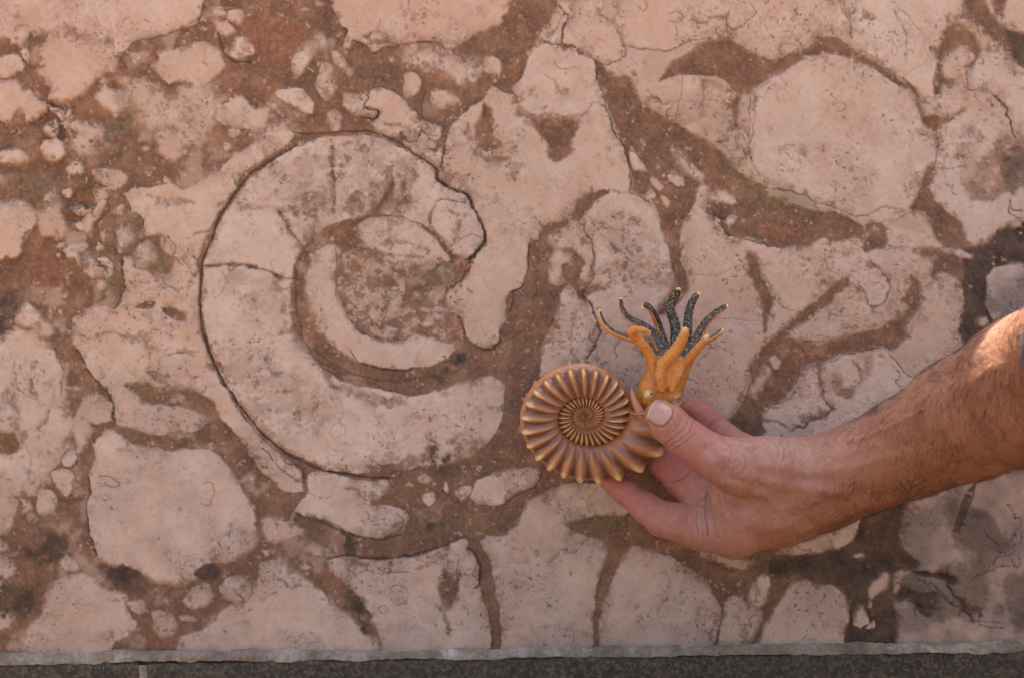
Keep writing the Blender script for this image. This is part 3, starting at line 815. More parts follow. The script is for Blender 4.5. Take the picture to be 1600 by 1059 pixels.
def off_frame(p):
    p = p.copy()
    p[:, 0] = np.where(p[:, 0] <= 0, -46, np.where(p[:, 0] >= 1600, 1646, p[:, 0]))
    p[:, 1] = np.where(p[:, 1] <= 0, -46, p[:, 1])
    p[:, 1] = np.where(p[:, 1] >= 1030, 1080, p[:, 1])
    return p

# stone beyond the frame, in the same manner
placed = []
for _ in range(2600):
    cx, cy = rng.uniform(-440, 2040), rng.uniform(-420, 1000)
    r = rng.choice([14, 22, 38, 60, 95, 130], p=[.3, .25, .2, .12, .08, .05])
    if -50 - r < cx < 1650 + r and -50 - r < cy: continue
    if any((cx - a_) ** 2 + (cy - b_) ** 2 < (r + c_ * .96) ** 2 for a_, b_, c_ in placed): continue
    placed.append((cx, cy, r))
    th = np.arange(9) / 9 * 2 * math.pi + rng.uniform(0, 1)
    rr = r * rng.uniform(.72, 1.12, 9)
    paint('p', 1.8, 2.0, np.stack([cx + rr * np.cos(th) * 1.1, cy + rr * np.sin(th)], 1))
for line in WALL.strip().split('\n'):
    head, body = line.split('|')
    k_, so_, am_ = head.split()
    paint(k_, float(so_), float(am_), off_frame(pts(body)))

# crumbs of shell and stone scattered through the matrix
for _ in range(900):
    cx, cy = rng.uniform(-60, 1660), rng.uniform(-60, 1010)
    i, j = min(np.searchsorted(gx, cx), NX - 1), min(np.searchsorted(gy, cy), NY - 1)
    if pale[j, i] > .25 or dark[j, i] > .6 and rng.uniform() < .7: continue
    if cx > 560 and rng.uniform() < .62: continue
    r = rng.choice([2.2, 3.5, 5.5, 8.5], p=[.4, .32, .2, .08]) * (1.0 if cx < 560 else .7)
    th = np.arange(7) / 7 * 2 * math.pi + rng.uniform(0, 1); rr = r * rng.uniform(.55, 1.3, 7); ro = rng.uniform(0, 3.14); el = rng.uniform(.45, 1)
    u, v = rr * np.cos(th), rr * np.sin(th) * el
    paint('q', 1.3, .6, np.stack([cx + u * math.cos(ro) - v * math.sin(ro), cy + u * math.sin(ro) + v * math.cos(ro)], 1))
def stroke(wd, st, wob, p, target, closed=False, fine=True):
    sl_ = window(p, wd * 3 + 8)
    if X[sl_].size == 0: return
    xx = X[sl_] + wxn[sl_] * wob * 3.4 + (wx2[sl_] * wob * 1.5 if fine else 0)
    yy = Y[sl_] + wyn[sl_] * wob * 3.4 + (wy2[sl_] * wob * 1.5 if fine else 0)
    D = np.full(xx.shape, 1e9)
    for i in range(len(p) - (0 if closed else 1)): D = np.minimum(D, segdist(xx, yy, p[i], p[(i + 1) % len(p)]))
    wv = wd * .5 * (1 + .45 * mott[sl_] * 1.6)
    v = np.exp(-D / np.maximum(wv, .55) ** 2) * st
    target[sl_] = np.maximum(target[sl_], v)

for line in LINES.strip().split('\n'):
    head, body = line.split('|')
    wd, st, wob = (float(c) for c in head.split())
    stroke(wd, st, wob, chaikin(off_frame(pts(body)), False), crack)

seam = np.zeros_like(pale)
for line in SEAMS.strip().split('\n'):
    head, body = line.split('|')
    wd, st, wob = (float(c) for c in head.split())
    stroke(wd, st, wob, chaikin(pts(body), False), seam)
pale -= pale * np.clip(seam * 1.35 * smooth01(.75 + mott * 1.0 + mott2 * .4), 0, .95)
pits = np.zeros_like(pale)
for _ in range(330):
    cx, cy = rng.uniform(-60, 1660), rng.uniform(-60, 1010)
    ang = rng.uniform(0, 3.14); L = rng.uniform(0, 5)
    stroke(rng.uniform(2.2, 5.5), rng.uniform(.35, .8), 2.0, np.array([[cx, cy], [cx + L * math.cos(ang), cy + L * math.sin(ang)]]), pits)
pale -= pale * np.clip(pits, 0, 1) * .75
# small shell sections, pores and hairlines in the pale limestone
for _ in range(900):
    cx, cy = rng.uniform(-60, 1660), rng.uniform(-60, 1015)
    i, j = min(np.searchsorted(gx, cx), NX - 1), min(np.searchsorted(gy, cy), NY - 1)
    if pale[j, i] < .8: continue
    r = rng.choice([2.5, 4, 6, 9, 13], p=[.38, .28, .2, .1, .04]); el = rng.uniform(.45, 1); ro = rng.uniform(0, 3.14)
    a0 = rng.uniform(0, 6.28); span = rng.choice([2.2, 4.4, 6.28])
    t = np.linspace(a0, a0 + span, 10)
    u, v = r * np.cos(t), r * el * np.sin(t)
    p = np.stack([cx + u * math.cos(ro) - v * math.sin(ro), cy + u * math.sin(ro) + v * math.cos(ro)], 1)
    p += rng.normal(0, r * .07, p.shape)
    stroke(1.25, rng.uniform(.18, .5), .5, p, speck)
for _ in range(260):
    cx, cy = rng.uniform(-60, 1660), rng.uniform(-60, 1010)
    i, j = min(np.searchsorted(gx, cx), NX - 1), min(np.searchsorted(gy, cy), NY - 1)
    if pale[j, i] < .8: continue
    ang = rng.uniform(0, 6.28); p = [(cx, cy)]
    for _k in range(rng.integers(3, 11)):
        ang += rng.normal(0, .55); p.append((p[-1][0] + 7 * math.cos(ang), p[-1][1] + 7 * math.sin(ang)))
    stroke(1.15, rng.uniform(.15, .42), 1.6, np.array(p), speck)
# pores: dense in some patches only
po = smooth01((fbm(X, Y, 4.6, 700, 2) - .50) * 6) * smooth01(mott2 * 2.2 + .45)
speck = np.maximum(speck, po * .75 * pale)
pale -= halo * .62 * pale
blot = smooth01((fbm(X, Y, 26, 720, 5, .66) - .26) * 4.2) * pale
pale -= blot * .42 * smooth01(mott2 * 2 + .55)
# small crumbs of pale stone and tan ghosts broken off into the matrix, and matrix seeping into the stone
near = np.zeros_like(pale)
pb = pale.copy()
for _k in range(4):
    pb = (pb + np.roll(pb, 3, 0) + np.roll(pb, -3, 0) + np.roll(pb, 3, 1) + np.roll(pb, -3, 1)) / 5
crumb = smooth01((fbm(X, Y, 11, 730, 4, .62) - .26 + .30 * (pb - .5)) * 9) * (1 - pale) * smooth01(pb * 3 - .25)
pale += crumb * .78 * (1 - dark)
seep = smooth01((fbm(X, Y, 13, 735, 5, .68) - .20 - .34 * (pb - .6)) * 7) * pale * smooth01((1 - pb) * 4 + .05)
pale -= seep * .6
wisp = 1 - smooth01(np.abs(fbm(X, Y, 24, 745, 5, .66)) * 15)
pale -= pale * wisp * .30 * smooth01(mott2 * 2.4 + .5)
# ghost pale grains inside the brown matrix
pale_h = pale.copy()
gr = smooth01((fbm(X, Y, 7.5, 740, 3, .6) - .47) * 9) * (1 - pale)
pale += gr * .6 * (1 - dark)
gh = smooth01((fbm(X, Y, 42, 760, 5, .62) - .10) * 2.6) * (1 - pale) * smooth01((700 - X) / 600 + .45)
pale += gh * .55 * (1 - dark)
crack = np.maximum(crack, edge * .6)
speck = np.clip(speck, 0, 1); crack = np.clip(crack, 0, 1)

# relief in metres: pale stone stands proud of the softer brown matrix, cracks are cut in
lipm = 1 + 1.2 * np.exp(-(((X - 715) / 70) ** 2 + ((Y - 350) / 110) ** 2))
height = pale_h * .00065 * lipm + mott * .00016 + mott2 * .0006 - crack * .0011 - speck * .00035 - pits * pale * .0005 - seam * .0002 - (1 - pale_h) * (.0004 * mott + .0003)
rough_l = smooth01((230 - X) / 150) * smooth01((560 - Y) / 120) * smooth01((Y - 120) / 80)
height += (1 - pale) * rough_l * (fbm(X, Y, 40, 800, 4) * .0035 - .0016)
inner = np.exp(-(((X - 640) / 85) ** 2 + ((Y - 460) / 65) ** 2))
height += inner * (fbm(X, Y, 22, 820, 4) * .0014 - .0012)

V = P(X, Y, 0.0)
V[..., 1] = -height
Vf = V.reshape(-1, 3)
tone = fbm(X, Y, 30, 850, 5, .62)
MA = np.stack([np.clip(pale, 0, 1), dark, green, red], -1).reshape(-1, 4)
MB = np.stack([crack * .95, speck, np.clip(tint + tone * .9 + .15, 0, 1), film_shade], -1).reshape(-1, 4)
jj, ii = np.meshgrid(np.arange(NY - 1), np.arange(NX - 1), indexing='ij')
v00 = (jj * NX + ii).ravel()
quads = np.stack([v00, v00 + NX, v00 + NX + 1, v00 + 1], 1)
flab = label[:-1, :-1].ravel()

stone = wall_material()
wall = empty('stone_wall', (0.0, 0.0, -0.16))
tag(wall, 'polished fossil-bearing limestone wall of pale pinkish fragments in brown matrix behind the hand', 'wall')
fossil = None
order = np.argsort(flab, kind='stable')
labs, starts = np.unique(flab[order], return_index=True)
ends = np.append(starts[1:], len(order))
# centre pixel of the fossil's own fragments
foss_ids = set(int(label[np.searchsorted(gy, y_), np.searchsorted(gx, x_)]) for x_, y_ in ((420, 600), (500, 470), (630, 375)))
fossil_root = None
sizes = {int(l): e_ - s_ for l, s_, e_ in zip(labs, starts, ends)}
keep = set(sorted((l for l in sizes if l > 0), key=lambda l: -sizes[l])[:290])
groups = {}
for l, s_, e_ in zip(labs, starts, ends):
    l = int(l)
    key = l if (l in keep and sizes[l] > 20) else 0
    groups.setdefault(key, []).append(order[s_:e_])
def part(idx, name, parent):
    q = quads[idx]
    u, inv = np.unique(q, return_inverse=True)
    return mesh_obj(name, Vf[u], inv.reshape(-1, 4), stone, parent, True, {'mask_a': MA[u], 'mask_b': MB[u]})
ring_id = int(label[np.searchsorted(gy, 600), np.searchsorted(gx, 420)])
fossil = part(np.concatenate(groups.pop(ring_id)), 'ammonite_fossil', wall)
tag(fossil, 'large coiled ammonite fossil cut open in the wall, left of the hand')
for key, lst in groups.items():
    idx = np.concatenate(lst)
    if key == 0: part(idx, 'brown_matrix', wall)
    elif key in foss_ids: part(idx, 'whorl_section', fossil)
    else: part(idx, 'stone_fragment', wall)

# the block of the wall itself, behind its face
def slab(name, x0, x1, y0, y1, z0, z1, mat, parent, bev=0.0):
    v = np.array([[x, y, z] for x in (x0, x1) for y in (y0, y1) for z in (z0, z1)])
    f = [[0, 1, 3, 2], [4, 6, 7, 5], [0, 4, 5, 1], [2, 3, 7, 6], [0, 2, 6, 4], [1, 5, 7, 3]]
    o = mesh_obj(name, v, f, mat, parent, False)
    if bev:
        b_ = o.modifiers.new('bevel', 'BEVEL'); b_.width = bev; b_.segments = 3
    return o
mb = NT('wall_block')
vb = mb.geo()
nb_ = mb.noise(9, 6, .6, vb); nb2 = mb.noise(120, 5, .6, vb)
mb.setb(mb.mix(mb.ramp(nb2, [(.4, 0.), (.7, .5)]), mb.ramp(nb_, [(.35, (.19, .10, .06)), (.5, (.28, .17, .12)), (.56, (.42, .28, .22)), (.75, (.46, .31, .25))]), (.22, .14, .10)), .6, mb.bump(nb2, .4, .002))
WALL_TOP = float(P(800, 529.5, 0)[2]) + 0.477
slab('wall_block', -1.6, 1.6, 0.004, 0.35, -0.75, WALL_TOP, mb.m, wall)
# ================================================================== pavement, granite course, mortar
FLOOR = -0.72
mg = NT('paving')
vg = mg.geo()
g1 = mg.noise(6, 6, .6, vg); g2 = mg.noise(90, 5, .6, vg)
mg.setb(mg.mix(mg.ramp(g2, [(.4, 0.), (.7, .4)]), mg.ramp(g1, [(.3, (.31, .205, .125)), (.7, (.36, .245, .155))]), (.23, .15, .095)), .85, mg.bump(g2, .4, .003))
gr_ = mesh_obj('ground', [[-60, -60, FLOOR], [60, -60, FLOOR], [60, 60, FLOOR], [-60, 60, FLOOR]], [[0, 1, 2, 3]], mg.m, None, False)
tag(gr_, kind='structure')

def granite_material():
    m = NT('granite')
    v = m.geo()
    a_ = m.noise(520, 3, .75, v); b_ = m.noise(260, 4, .7, v); c_ = m.noise(1900, 2, .6, v); d_ = m.noise(12, 4, .5, v)
    c = m.ramp(b_, [(.30, (.022, .018, .013)), (.5, (.048, .036, .026)), (.62, (.090, .064, .040)), (.8, (.070, .046, .026))])
    c = m.mix(m.ramp(a_, [(.52, 0.), (.66, .75)]), c, (.145, .108, .072))
    c = m.mix(m.ramp(a_, [(.30, .8), (.42, 0.)]), c, (.016, .016, .018))
    c = m.mix(m.ramp(c_, [(.70, 0.), (.78, .8)]), c, (.42, .39, .34))
    c = m.mix(m.ramp(d_, [(.35, 0.), (.7, .35)]), c, (.060, .050, .042))
    return m.setb(c, m.math('ADD', m.math('MULTIPLY', b_, .3), .5), m.bump(a_, .6, .0010), Specular_IOR_Level=.22)
granite = granite_material()
mm = NT('mortar')
vm = mm.geo()
q1 = mm.noise(55, 5, .65, vm); q2 = mm.noise(600, 4, .6, vm); q3 = mm.noise(24, 3, .6, vm)
cm_ = mm.ramp(q1, [(.3, (.11, .080, .058)), (.45, (.22, .160, .110)), (.6, (.36, .285, .21)), (.75, (.20, .160, .125))])
cm_ = mm.mix(mm.ramp(q3, [(.45, 0.), (.65, .75)]), cm_, (.16, .105, .062))
cm_ = mm.mix(mm.ramp(mm.noise(38, 5, .7, vm), [(.56, 0.), (.68, .8)]), cm_, (.50, .45, .40))
cm_ = mm.mix(mm.ramp(q2, [(.35, .6), (.5, 0.)]), cm_, (.13, .10, .08))
mm.setb(cm_, .85, mm.bump(q2, .8, .0012))

# world z of the joint lines
Z_MORT_TOP = float(P(800, 1010, 0)[2]); Z_MORT_BOT = float(P(800, 1024, 0)[2])
course = empty('granite_course', (0, 0, Z_MORT_BOT))
tag(course, 'dark speckled granite base course along the foot of the fossil wall', 'kerb')
XJ = float(P(226, 1040, 0)[0])                     # vertical joint between the two blocks
def block(x0, x1, seed):
    """front + top skin of a granite block with a worn, uneven arris, closed by ends and back"""
    nx = int((x1 - x0) / .0018); xs = np.linspace(x0, x1, nx)
    prof = []
    for t in np.linspace(0, 1, 5): prof.append((0.02 - .0215 * t, 0.0))           # top, running out from the wall
    for t in np.linspace(0, math.pi / 2, 6)[1:]: prof.append((-.0015 - .003 * math.sin(t), -.003 * (1 - math.cos(t))))
    for t in np.linspace(0, 1, 40)[1:]: prof.append((-.0045, -.003 - .16 * t))
    prof += [(.03, -.163), (.03, 0.0)]
    prof = np.array(prof)
    U, T = np.meshgrid(xs, np.arange(len(prof)))
    yy = prof[T, 0]; zz = prof[T, 1] + Z_MORT_BOT
    chip = fbm(U * 3000, T * 3.0, 30, seed, 5, .6) * .0013 + np.maximum(0, fbm(U * 3000, T * 2., 70, seed + 3, 3) - .25) * .004
    infl = np.exp(-((T - 8) / 4.0) ** 2)
    yy = yy + infl * chip + (T > 5) * (T < len(prof) - 2) * fbm(U * 3000, zz * 3000, 90, seed + 5, 4) * .0005
    zz = zz - infl * np.abs(chip) * .8 + (T < 10) * fbm(U * 3000, T * 0., 120, seed + 9, 3) * .0006
    n = len(prof)
    i_, j_ = np.meshgrid(np.arange(nx - 1), np.arange(n), indexing='ij')
    a_ = j_ * nx + i_; b_ = ((j_ + 1) % n) * nx + i_
    F = np.stack([a_, a_ + 1, b_ + 1, b_], -1).reshape(-1, 4)[:, ::-1]
    return mesh_obj('granite_block', np.stack([U, yy, zz], -1).reshape(-1, 3), F, granite, course)
block(-1.3, XJ - .0024, 900); block(XJ + .0024, 1.3, 950)
def mortar_strip():
    xs = np.concatenate([np.arange(-1.3, -.3, .01), np.arange(-.3, .3, .0009), np.arange(.3, 1.3, .01)])
    n = 12
    U, T = np.meshgrid(xs, np.arange(n)); t = T / (n - 1.)
    top = Z_MORT_TOP + fbm(U * 3000, U * 0, 60, 970, 6, .65) * .0030
    bot = Z_MORT_BOT - .0012 + fbm(U * 3000, U * 0 + 5, 50, 980, 5, .65) * .0018
    z = top + (bot - top) * t
    y = -.0012 - .0024 * t - .0012 * np.sin(t * math.pi) ** .6 - fbm(U * 3000, z * 3000, 16, 990, 5, .65) * .0022
    y = np.where((T == 0), .003, np.where(T == n - 1, .002, y))
    i_, j_ = np.meshgrid(np.arange(len(xs) - 1), np.arange(n - 1), indexing='ij')
    a_ = j_ * len(xs) + i_
    F = np.stack([a_, a_ + len(xs), a_ + len(xs) + 1, a_ + 1], -1).reshape(-1, 4)
    mesh_obj('mortar_joint', np.stack([U, y, z], -1).reshape(-1, 3), F, mm.m, course)
mortar_strip()
def mortar_vertical():
    zs = np.arange(Z_MORT_BOT - .0015, Z_MORT_BOT - .16, -.0012); n = 9
    T, W = np.meshgrid(np.arange(n), zs); t = T / (n - 1.) * 2 - 1
    x = XJ + t * (.0032 + fbm(W * 3000, T * 0., 20, 1010, 3) * .0012)
    y = -.0052 + .0026 * np.abs(t) ** 4 - fbm(x * 3000, W * 3000, 12, 1020, 3) * .0007
    y = np.where((T == 0) | (T == n - 1), .01, y)
    i_, j_ = np.meshgrid(np.arange(n - 1), np.arange(len(zs) - 1), indexing='ij')
    a_ = j_ * n + i_
    F = np.stack([a_, a_ + n, a_ + n + 1, a_ + 1], -1).reshape(-1, 4)
    mesh_obj('mortar_joint', np.stack([x, y, W], -1).reshape(-1, 3), F, mm.m, course)
mortar_vertical()

# ================================================================== implicit surfaces
NEARER = 8.0        # the whole hand and model sit this much closer to the wall than first measured
def MM(px, py, d):
    """photo pixel, distance from wall in mm -> world mm"""
    return P(px, py, (d - NEARER) / 1000.) * 1000.
def RR(r, d): return r * PX * 1000 * (900. - d + NEARER) / 900.

class Field:
    def __init__(s, xs, ys, zs):
        s.xs, s.ys, s.zs = [np.asarray(a_, np.float32) for a_ in (xs, ys, zs)]
        s.D = np.full((len(xs), len(ys), len(zs)), 60.0, np.float32)
    def sub(s, lo, hi):
        return tuple(slice(*np.searchsorted(a_, (lo[i], hi[i]))) for i, a_ in enumerate((s.xs, s.ys, s.zs)))
    def cone(s, a_, b_, ra, rb, k=3.0, flat=None, carve=False):
        """tapered capsule between world-mm points, blended with radius k. flat=(axis, factor) squashes it along a direction"""
        a_, b_ = np.asarray(a_, np.float32), np.asarray(b_, np.float32)
        m = max(ra, rb) * (1.0 if flat is None else max(1, flat[1])) + k + 7
        sl = s.sub(np.minimum(a_, b_) - m, np.maximum(a_, b_) + m)
        x = s.xs[sl[0]][:, None, None]; y = s.ys[sl[1]][None, :, None]; z = s.zs[sl[2]][None, None, :]
        if x.size == 0 or y.size == 0 or z.size == 0: return
        d = b_ - a_; L2 = float(d @ d) + 1e-6
        px_, py_, pz_ = x - a_[0], y - a_[1], z - a_[2]
        t = np.clip((px_ * d[0] + py_ * d[1] + pz_ * d[2]) / L2, 0, 1)
        qx, qy, qz = px_ - t * d[0], py_ - t * d[1], pz_ - t * d[2]
        d2 = qx * qx + qy * qy + qz * qz
        if flat is not None:
            n, f = np.asarray(flat[0], np.float32), flat[1]
            n = n / np.linalg.norm(n)
            c = qx * n[0] + qy * n[1] + qz * n[2]
            d2 = d2 + c * c * (1 / f ** 2 - 1)
        v = np.sqrt(np.maximum(d2, 0)) - (ra + (rb - ra) * t)
        D = s.D[sl]
        if carve:
            v = -v
            h = np.clip(.5 - .5 * (D - v) / k, 0, 1)
            s.D[sl] = D + (v - D) * h + k * h * (1 - h)
        else:
            h = np.clip(.5 + .5 * (D - v) / k, 0, 1)
            s.D[sl] = D + (v - D) * h - k * h * (1 - h)
    def join(s, o, k):
        h = np.clip(.5 + .5 * (s.D - o.D) / k, 0, 1)
        s.D = s.D + (o.D - s.D) * h - k * h * (1 - h)
    def mesh(s):
        D = s.D; ins = D < 0
        c = np.zeros(tuple(n - 1 for n in D.shape), np.int8)
        for i in (0, 1):
            for j in (0, 1):
                for k in (0, 1):
                    c += ins[i:D.shape[0] - 1 + i, j:D.shape[1] - 1 + j, k:D.shape[2] - 1 + k]
        I, J, K = np.nonzero((c > 0) & (c < 8))
        idx = np.full(c.shape, -1, np.int32); idx[I, J, K] = np.arange(len(I))
        acc = np.zeros((len(I), 3)); cnt = np.zeros(len(I))
        corners = [(i, j, k) for i in (0, 1) for j in (0, 1) for k in (0, 1)]
        for p in corners:
            for ax in range(3):
                if p[ax]: continue
                q = list(p); q[ax] = 1
                da = D[I + p[0], J + p[1], K + p[2]]; db = D[I + q[0], J + q[1], K + q[2]]
                cr = (da < 0) != (db < 0)
                t = np.where(cr, da / np.where(cr, da - db, 1), 0)
                pa = np.stack([s.xs[I + p[0]], s.ys[J + p[1]], s.zs[K + p[2]]], 1)
                pb = np.stack([s.xs[I + q[0]], s.ys[J + q[1]], s.zs[K + q[2]]], 1)
                acc += np.where(cr[:, None], pa + (pb - pa) * t[:, None], 0); cnt += cr
        V = acc / cnt[:, None]
        F = []
        for ax in range(3):
            o1, o2 = (ax + 1) % 3, (ax + 2) % 3
            sa_ = [slice(None)] * 3; sb_ = [slice(None)] * 3
            sa_[ax] = slice(0, -1); sb_[ax] = slice(1, None)
            A_, B_ = ins[tuple(sa_)], ins[tuple(sb_)]
            E = np.array(np.nonzero(A_ != B_)).T
            ok = (E[:, o1] > 0) & (E[:, o2] > 0) & (E[:, o1] < D.shape[o1] - 1) & (E[:, o2] < D.shape[o2] - 1)
            E = E[ok]; sgn = A_[E[:, 0], E[:, 1], E[:, 2]]
            def g(u, v):
                e_ = E.copy(); e_[:, o1] += u; e_[:, o2] += v
                return idx[e_[:, 0], e_[:, 1], e_[:, 2]]
            q = np.stack([g(-1, -1), g(0, -1), g(0, 0), g(-1, 0)], 1)
            q[~sgn] = q[~sgn][:, ::-1]
            F.append(q)
        F = np.concatenate(F)
        F = F[(F >= 0).all(1)]
        return V, F
def relax(V, F, it, f=.5):
    n = len(V)
    e_ = np.concatenate([F[:, [i, (i + 1) % 4]] for i in range(4)])
    for _ in range(it):
        for ff in (f, -f * 1.03) if it > 2 else (f,):
            a_ = np.zeros((n, 3)); c = np.bincount(e_[:, 0], minlength=n) + np.bincount(e_[:, 1], minlength=n)
            for k in range(3):
                a_[:, k] = np.bincount(e_[:, 0], V[e_[:, 1], k], n) + np.bincount(e_[:, 1], V[e_[:, 0], k], n)
            V = V + (a_ / np.maximum(c, 1)[:, None] - V) * ff
    return V
def vnormals(V, F):
    n = np.cross(V[F[:, 2]] - V[F[:, 0]], V[F[:, 3]] - V[F[:, 1]])
    N = np.zeros_like(V)
    for i in range(4):
        for k in range(3): N[:, k] += np.bincount(F[:, i], n[:, k], len(V))
    return N / np.maximum(np.linalg.norm(N, axis=1), 1e-9)[:, None]
def subdivide(V, F):
    """one linear subdivision of a quad mesh"""
    n = len(V)
    e_ = np.concatenate([F[:, [i, (i + 1) % 4]] for i in range(4)]); e_.sort(1)
    key = e_[:, 0].astype(np.int64) * n + e_[:, 1]
    u, inv = np.unique(key, return_inverse=True)
    M = (V[u // n] + V[u % n]) / 2
    C = V[F].mean(1)
    m = len(F); ei = n + inv.reshape(4, m); ci = n + len(u) + np.arange(m)
    Q = np.concatenate([np.stack([F[:, i], ei[i], ci, ei[(i - 1) % 4]], 1) for i in range(4)])
    return np.concatenate([V, M, C]), Q
def to_px(V):
    """world mm -> photo pixel"""
    x, y, z = V[:, 0], V[:, 1], V[:, 2]
    k = (900. + y) / 900.
    u = (x * ca - z * sa) / k; v = (x * sa + z * ca) / k
    return 800 + u / (PX * 1000), 529.5 - v / (PX * 1000)
# ================================================================== the person: hand, forearm, sleeve
from mathutils.bvhtree import BVHTree

def skin_material():
    m = NT('skin')
    A = m.sep(m.attr('skin_mask')); AA = m.attr('skin_mask', 'Alpha')
    v = m.coord()
    n1 = m.noise(45, 4, .6, v); n2 = m.noise(260, 4, .6, v); n3 = m.noise(1500, 3, .6, v)
    hand = m.ramp(n1, [(.3, (.35, .160, .095)), (.55, (.41, .205, .130)), (.8, (.36, .155, .092))])
    arm = m.ramp(n1, [(.3, (.27, .098, .034)), (.6, (.33, .128, .046)), (.85, (.29, .106, .038))])
    c = m.mix(A[0], hand, arm)
    c = m.mix(A[1], c, (.43, .125, .100))
    c = m.mix(m.math('MULTIPLY', A[2], 1.0), c, (.27, .105, .065))
    c = m.mix(AA, c, (.54, .36, .29))
    c = m.mix(m.ramp(n2, [(.45, 0.), (.75, .5)]), c, (.30, .105, .062))
    c = m.mix(m.ramp(m.noise(110, 5, .65, v), [(.45, 0.), (.7, .4)]), c, (.42, .15, .10))
    c = m.mix(m.ramp(n2, [(.25, .22), (.42, 0.)]), c, (.66, .44, .32))
    vo = m.n('ShaderNodeTexVoronoi', feature='DISTANCE_TO_EDGE'); vo.inputs['Scale'].default_value = 900
    m.l(v, vo.inputs['Vector'])
    cell = m.ramp(vo.outputs['Distance'], [(0., 0.), (.12, 1.)])
    h = m.math('ADD', m.math('MULTIPLY', cell, .5), m.math('MULTIPLY', n3, .7))
    nb = m.bump(h, .6, .0004)
    nb = m.bump(n2, .6, .0010, nb)
    return m.setb(c, m.math('ADD', m.math('MULTIPLY', n2, .25), .36), nb, Subsurface_Weight=.12, Subsurface_Scale=.003, Specular_IOR_Level=.42)
skin = skin_material()

def hand_field():
    def ax_(segs):
        out = [segs[0][0]]
        for lo, hi, st in segs:
            n = max(1, int(round((hi - lo) / st))); out += list(lo + (hi - lo) * np.arange(1, n + 1) / n)
        return np.array(out)
    xs = ax_([(34, 172, .8), (172, 225, 1.3), (225, 330, 3)])
    ys = ax_([(-300, -190, 3.2), (-190, -100, 1.4), (-100, -1, .8)])
    zs = ax_([(-122, -28, .8), (-28, 40, 1.3), (40, 90, 3)])
    f = Field(xs, ys, zs)
    def chain(F_, pp, k=4.0):
        for (x0, y0, d0, r0), (x1, y1, d1, r1) in zip(pp[:-1], pp[1:]):
            F_.cone(MM(x0, y0, d0), MM(x1, y1, d1), RR(r0, d0), RR(r1, d1), k)
    # forearm, wrist and palm
    chain(f, [(1150, 800, 54, 40), (1215, 783, 52, 56), (1290, 753, 48, 66), (1345, 730, 54, 65), (1420, 698, 72, 73), (1510, 654, 98, 92), (1612, 609, 130, 113), (1725, 556, 168, 128), (1840, 500, 205, 132)], 9)
    chain(f, [(1290, 754, 62, 58), (1350, 732, 70, 58), (1430, 694, 86, 64), (1520, 650, 112, 80)], 9)
    chain(f, [(1148, 829, 48, 41), (1215, 796, 42, 54), (1290, 756, 38, 62)], 7)
    chain(f, [(1165, 800, 38, 40), (1220, 775, 36, 52), (1300, 748, 38, 60)], 7)
    chain(f, [(1190, 762, 34, 40), (1235, 738, 40, 50), (1290, 744, 44, 58)], 7)
    th = Field(xs, ys, zs)
    chain(th, [(1031, 650, 67.5, 24.5), (1044, 661, 69, 28.5), (1075, 687, 71.5, 29), (1092, 699, 72, 29.5), (1122, 717, 73, 34), (1150, 727, 70, 42), (1195, 732, 64, 49), (1245, 737, 56, 54)], 4)
    f.join(th, 6.5)
    ix = Field(xs, ys, zs)
    chain(ix, [(918, 722, 24, 13), (945, 742, 26, 16), (975, 766, 31, 19), (1008, 792, 37, 22.5), (1034, 810, 42, 26.5), (1058, 815, 45, 28), (1090, 824, 48, 33), (1146, 829, 50, 42)], 3)
    f.join(ix, 4)
    md = Field(xs, ys, zs)
    chain(md, [(978, 655, 23, 17), (1005, 683, 24, 21), (1040, 722, 28, 25), (1062, 748, 31, 25), (1088, 775, 36, 28), (1150, 802, 42, 37)], 3)
    f.join(md, 2.5)
    rg = Field(xs, ys, zs)
    chain(rg, [(1042, 672, 22, 18), (1085, 712, 17, 21), (1130, 752, 20, 23), (1195, 772, 30, 36)], 3)
    f.join(rg, 2)
    lt = Field(xs, ys, zs)
    chain(lt, [(1082, 641, 22, 20), (1103, 658, 21, 22.5), (1128, 680, 22, 22), (1170, 710, 28, 27), (1225, 738, 36, 38)], 3)
    f.join(lt, 3)
    chain(f, [(1126, 756, 61, 19), (1134, 788, 60, 22), (1144, 815, 57, 26), (1158, 838, 52, 30)], 1.8)
    return f

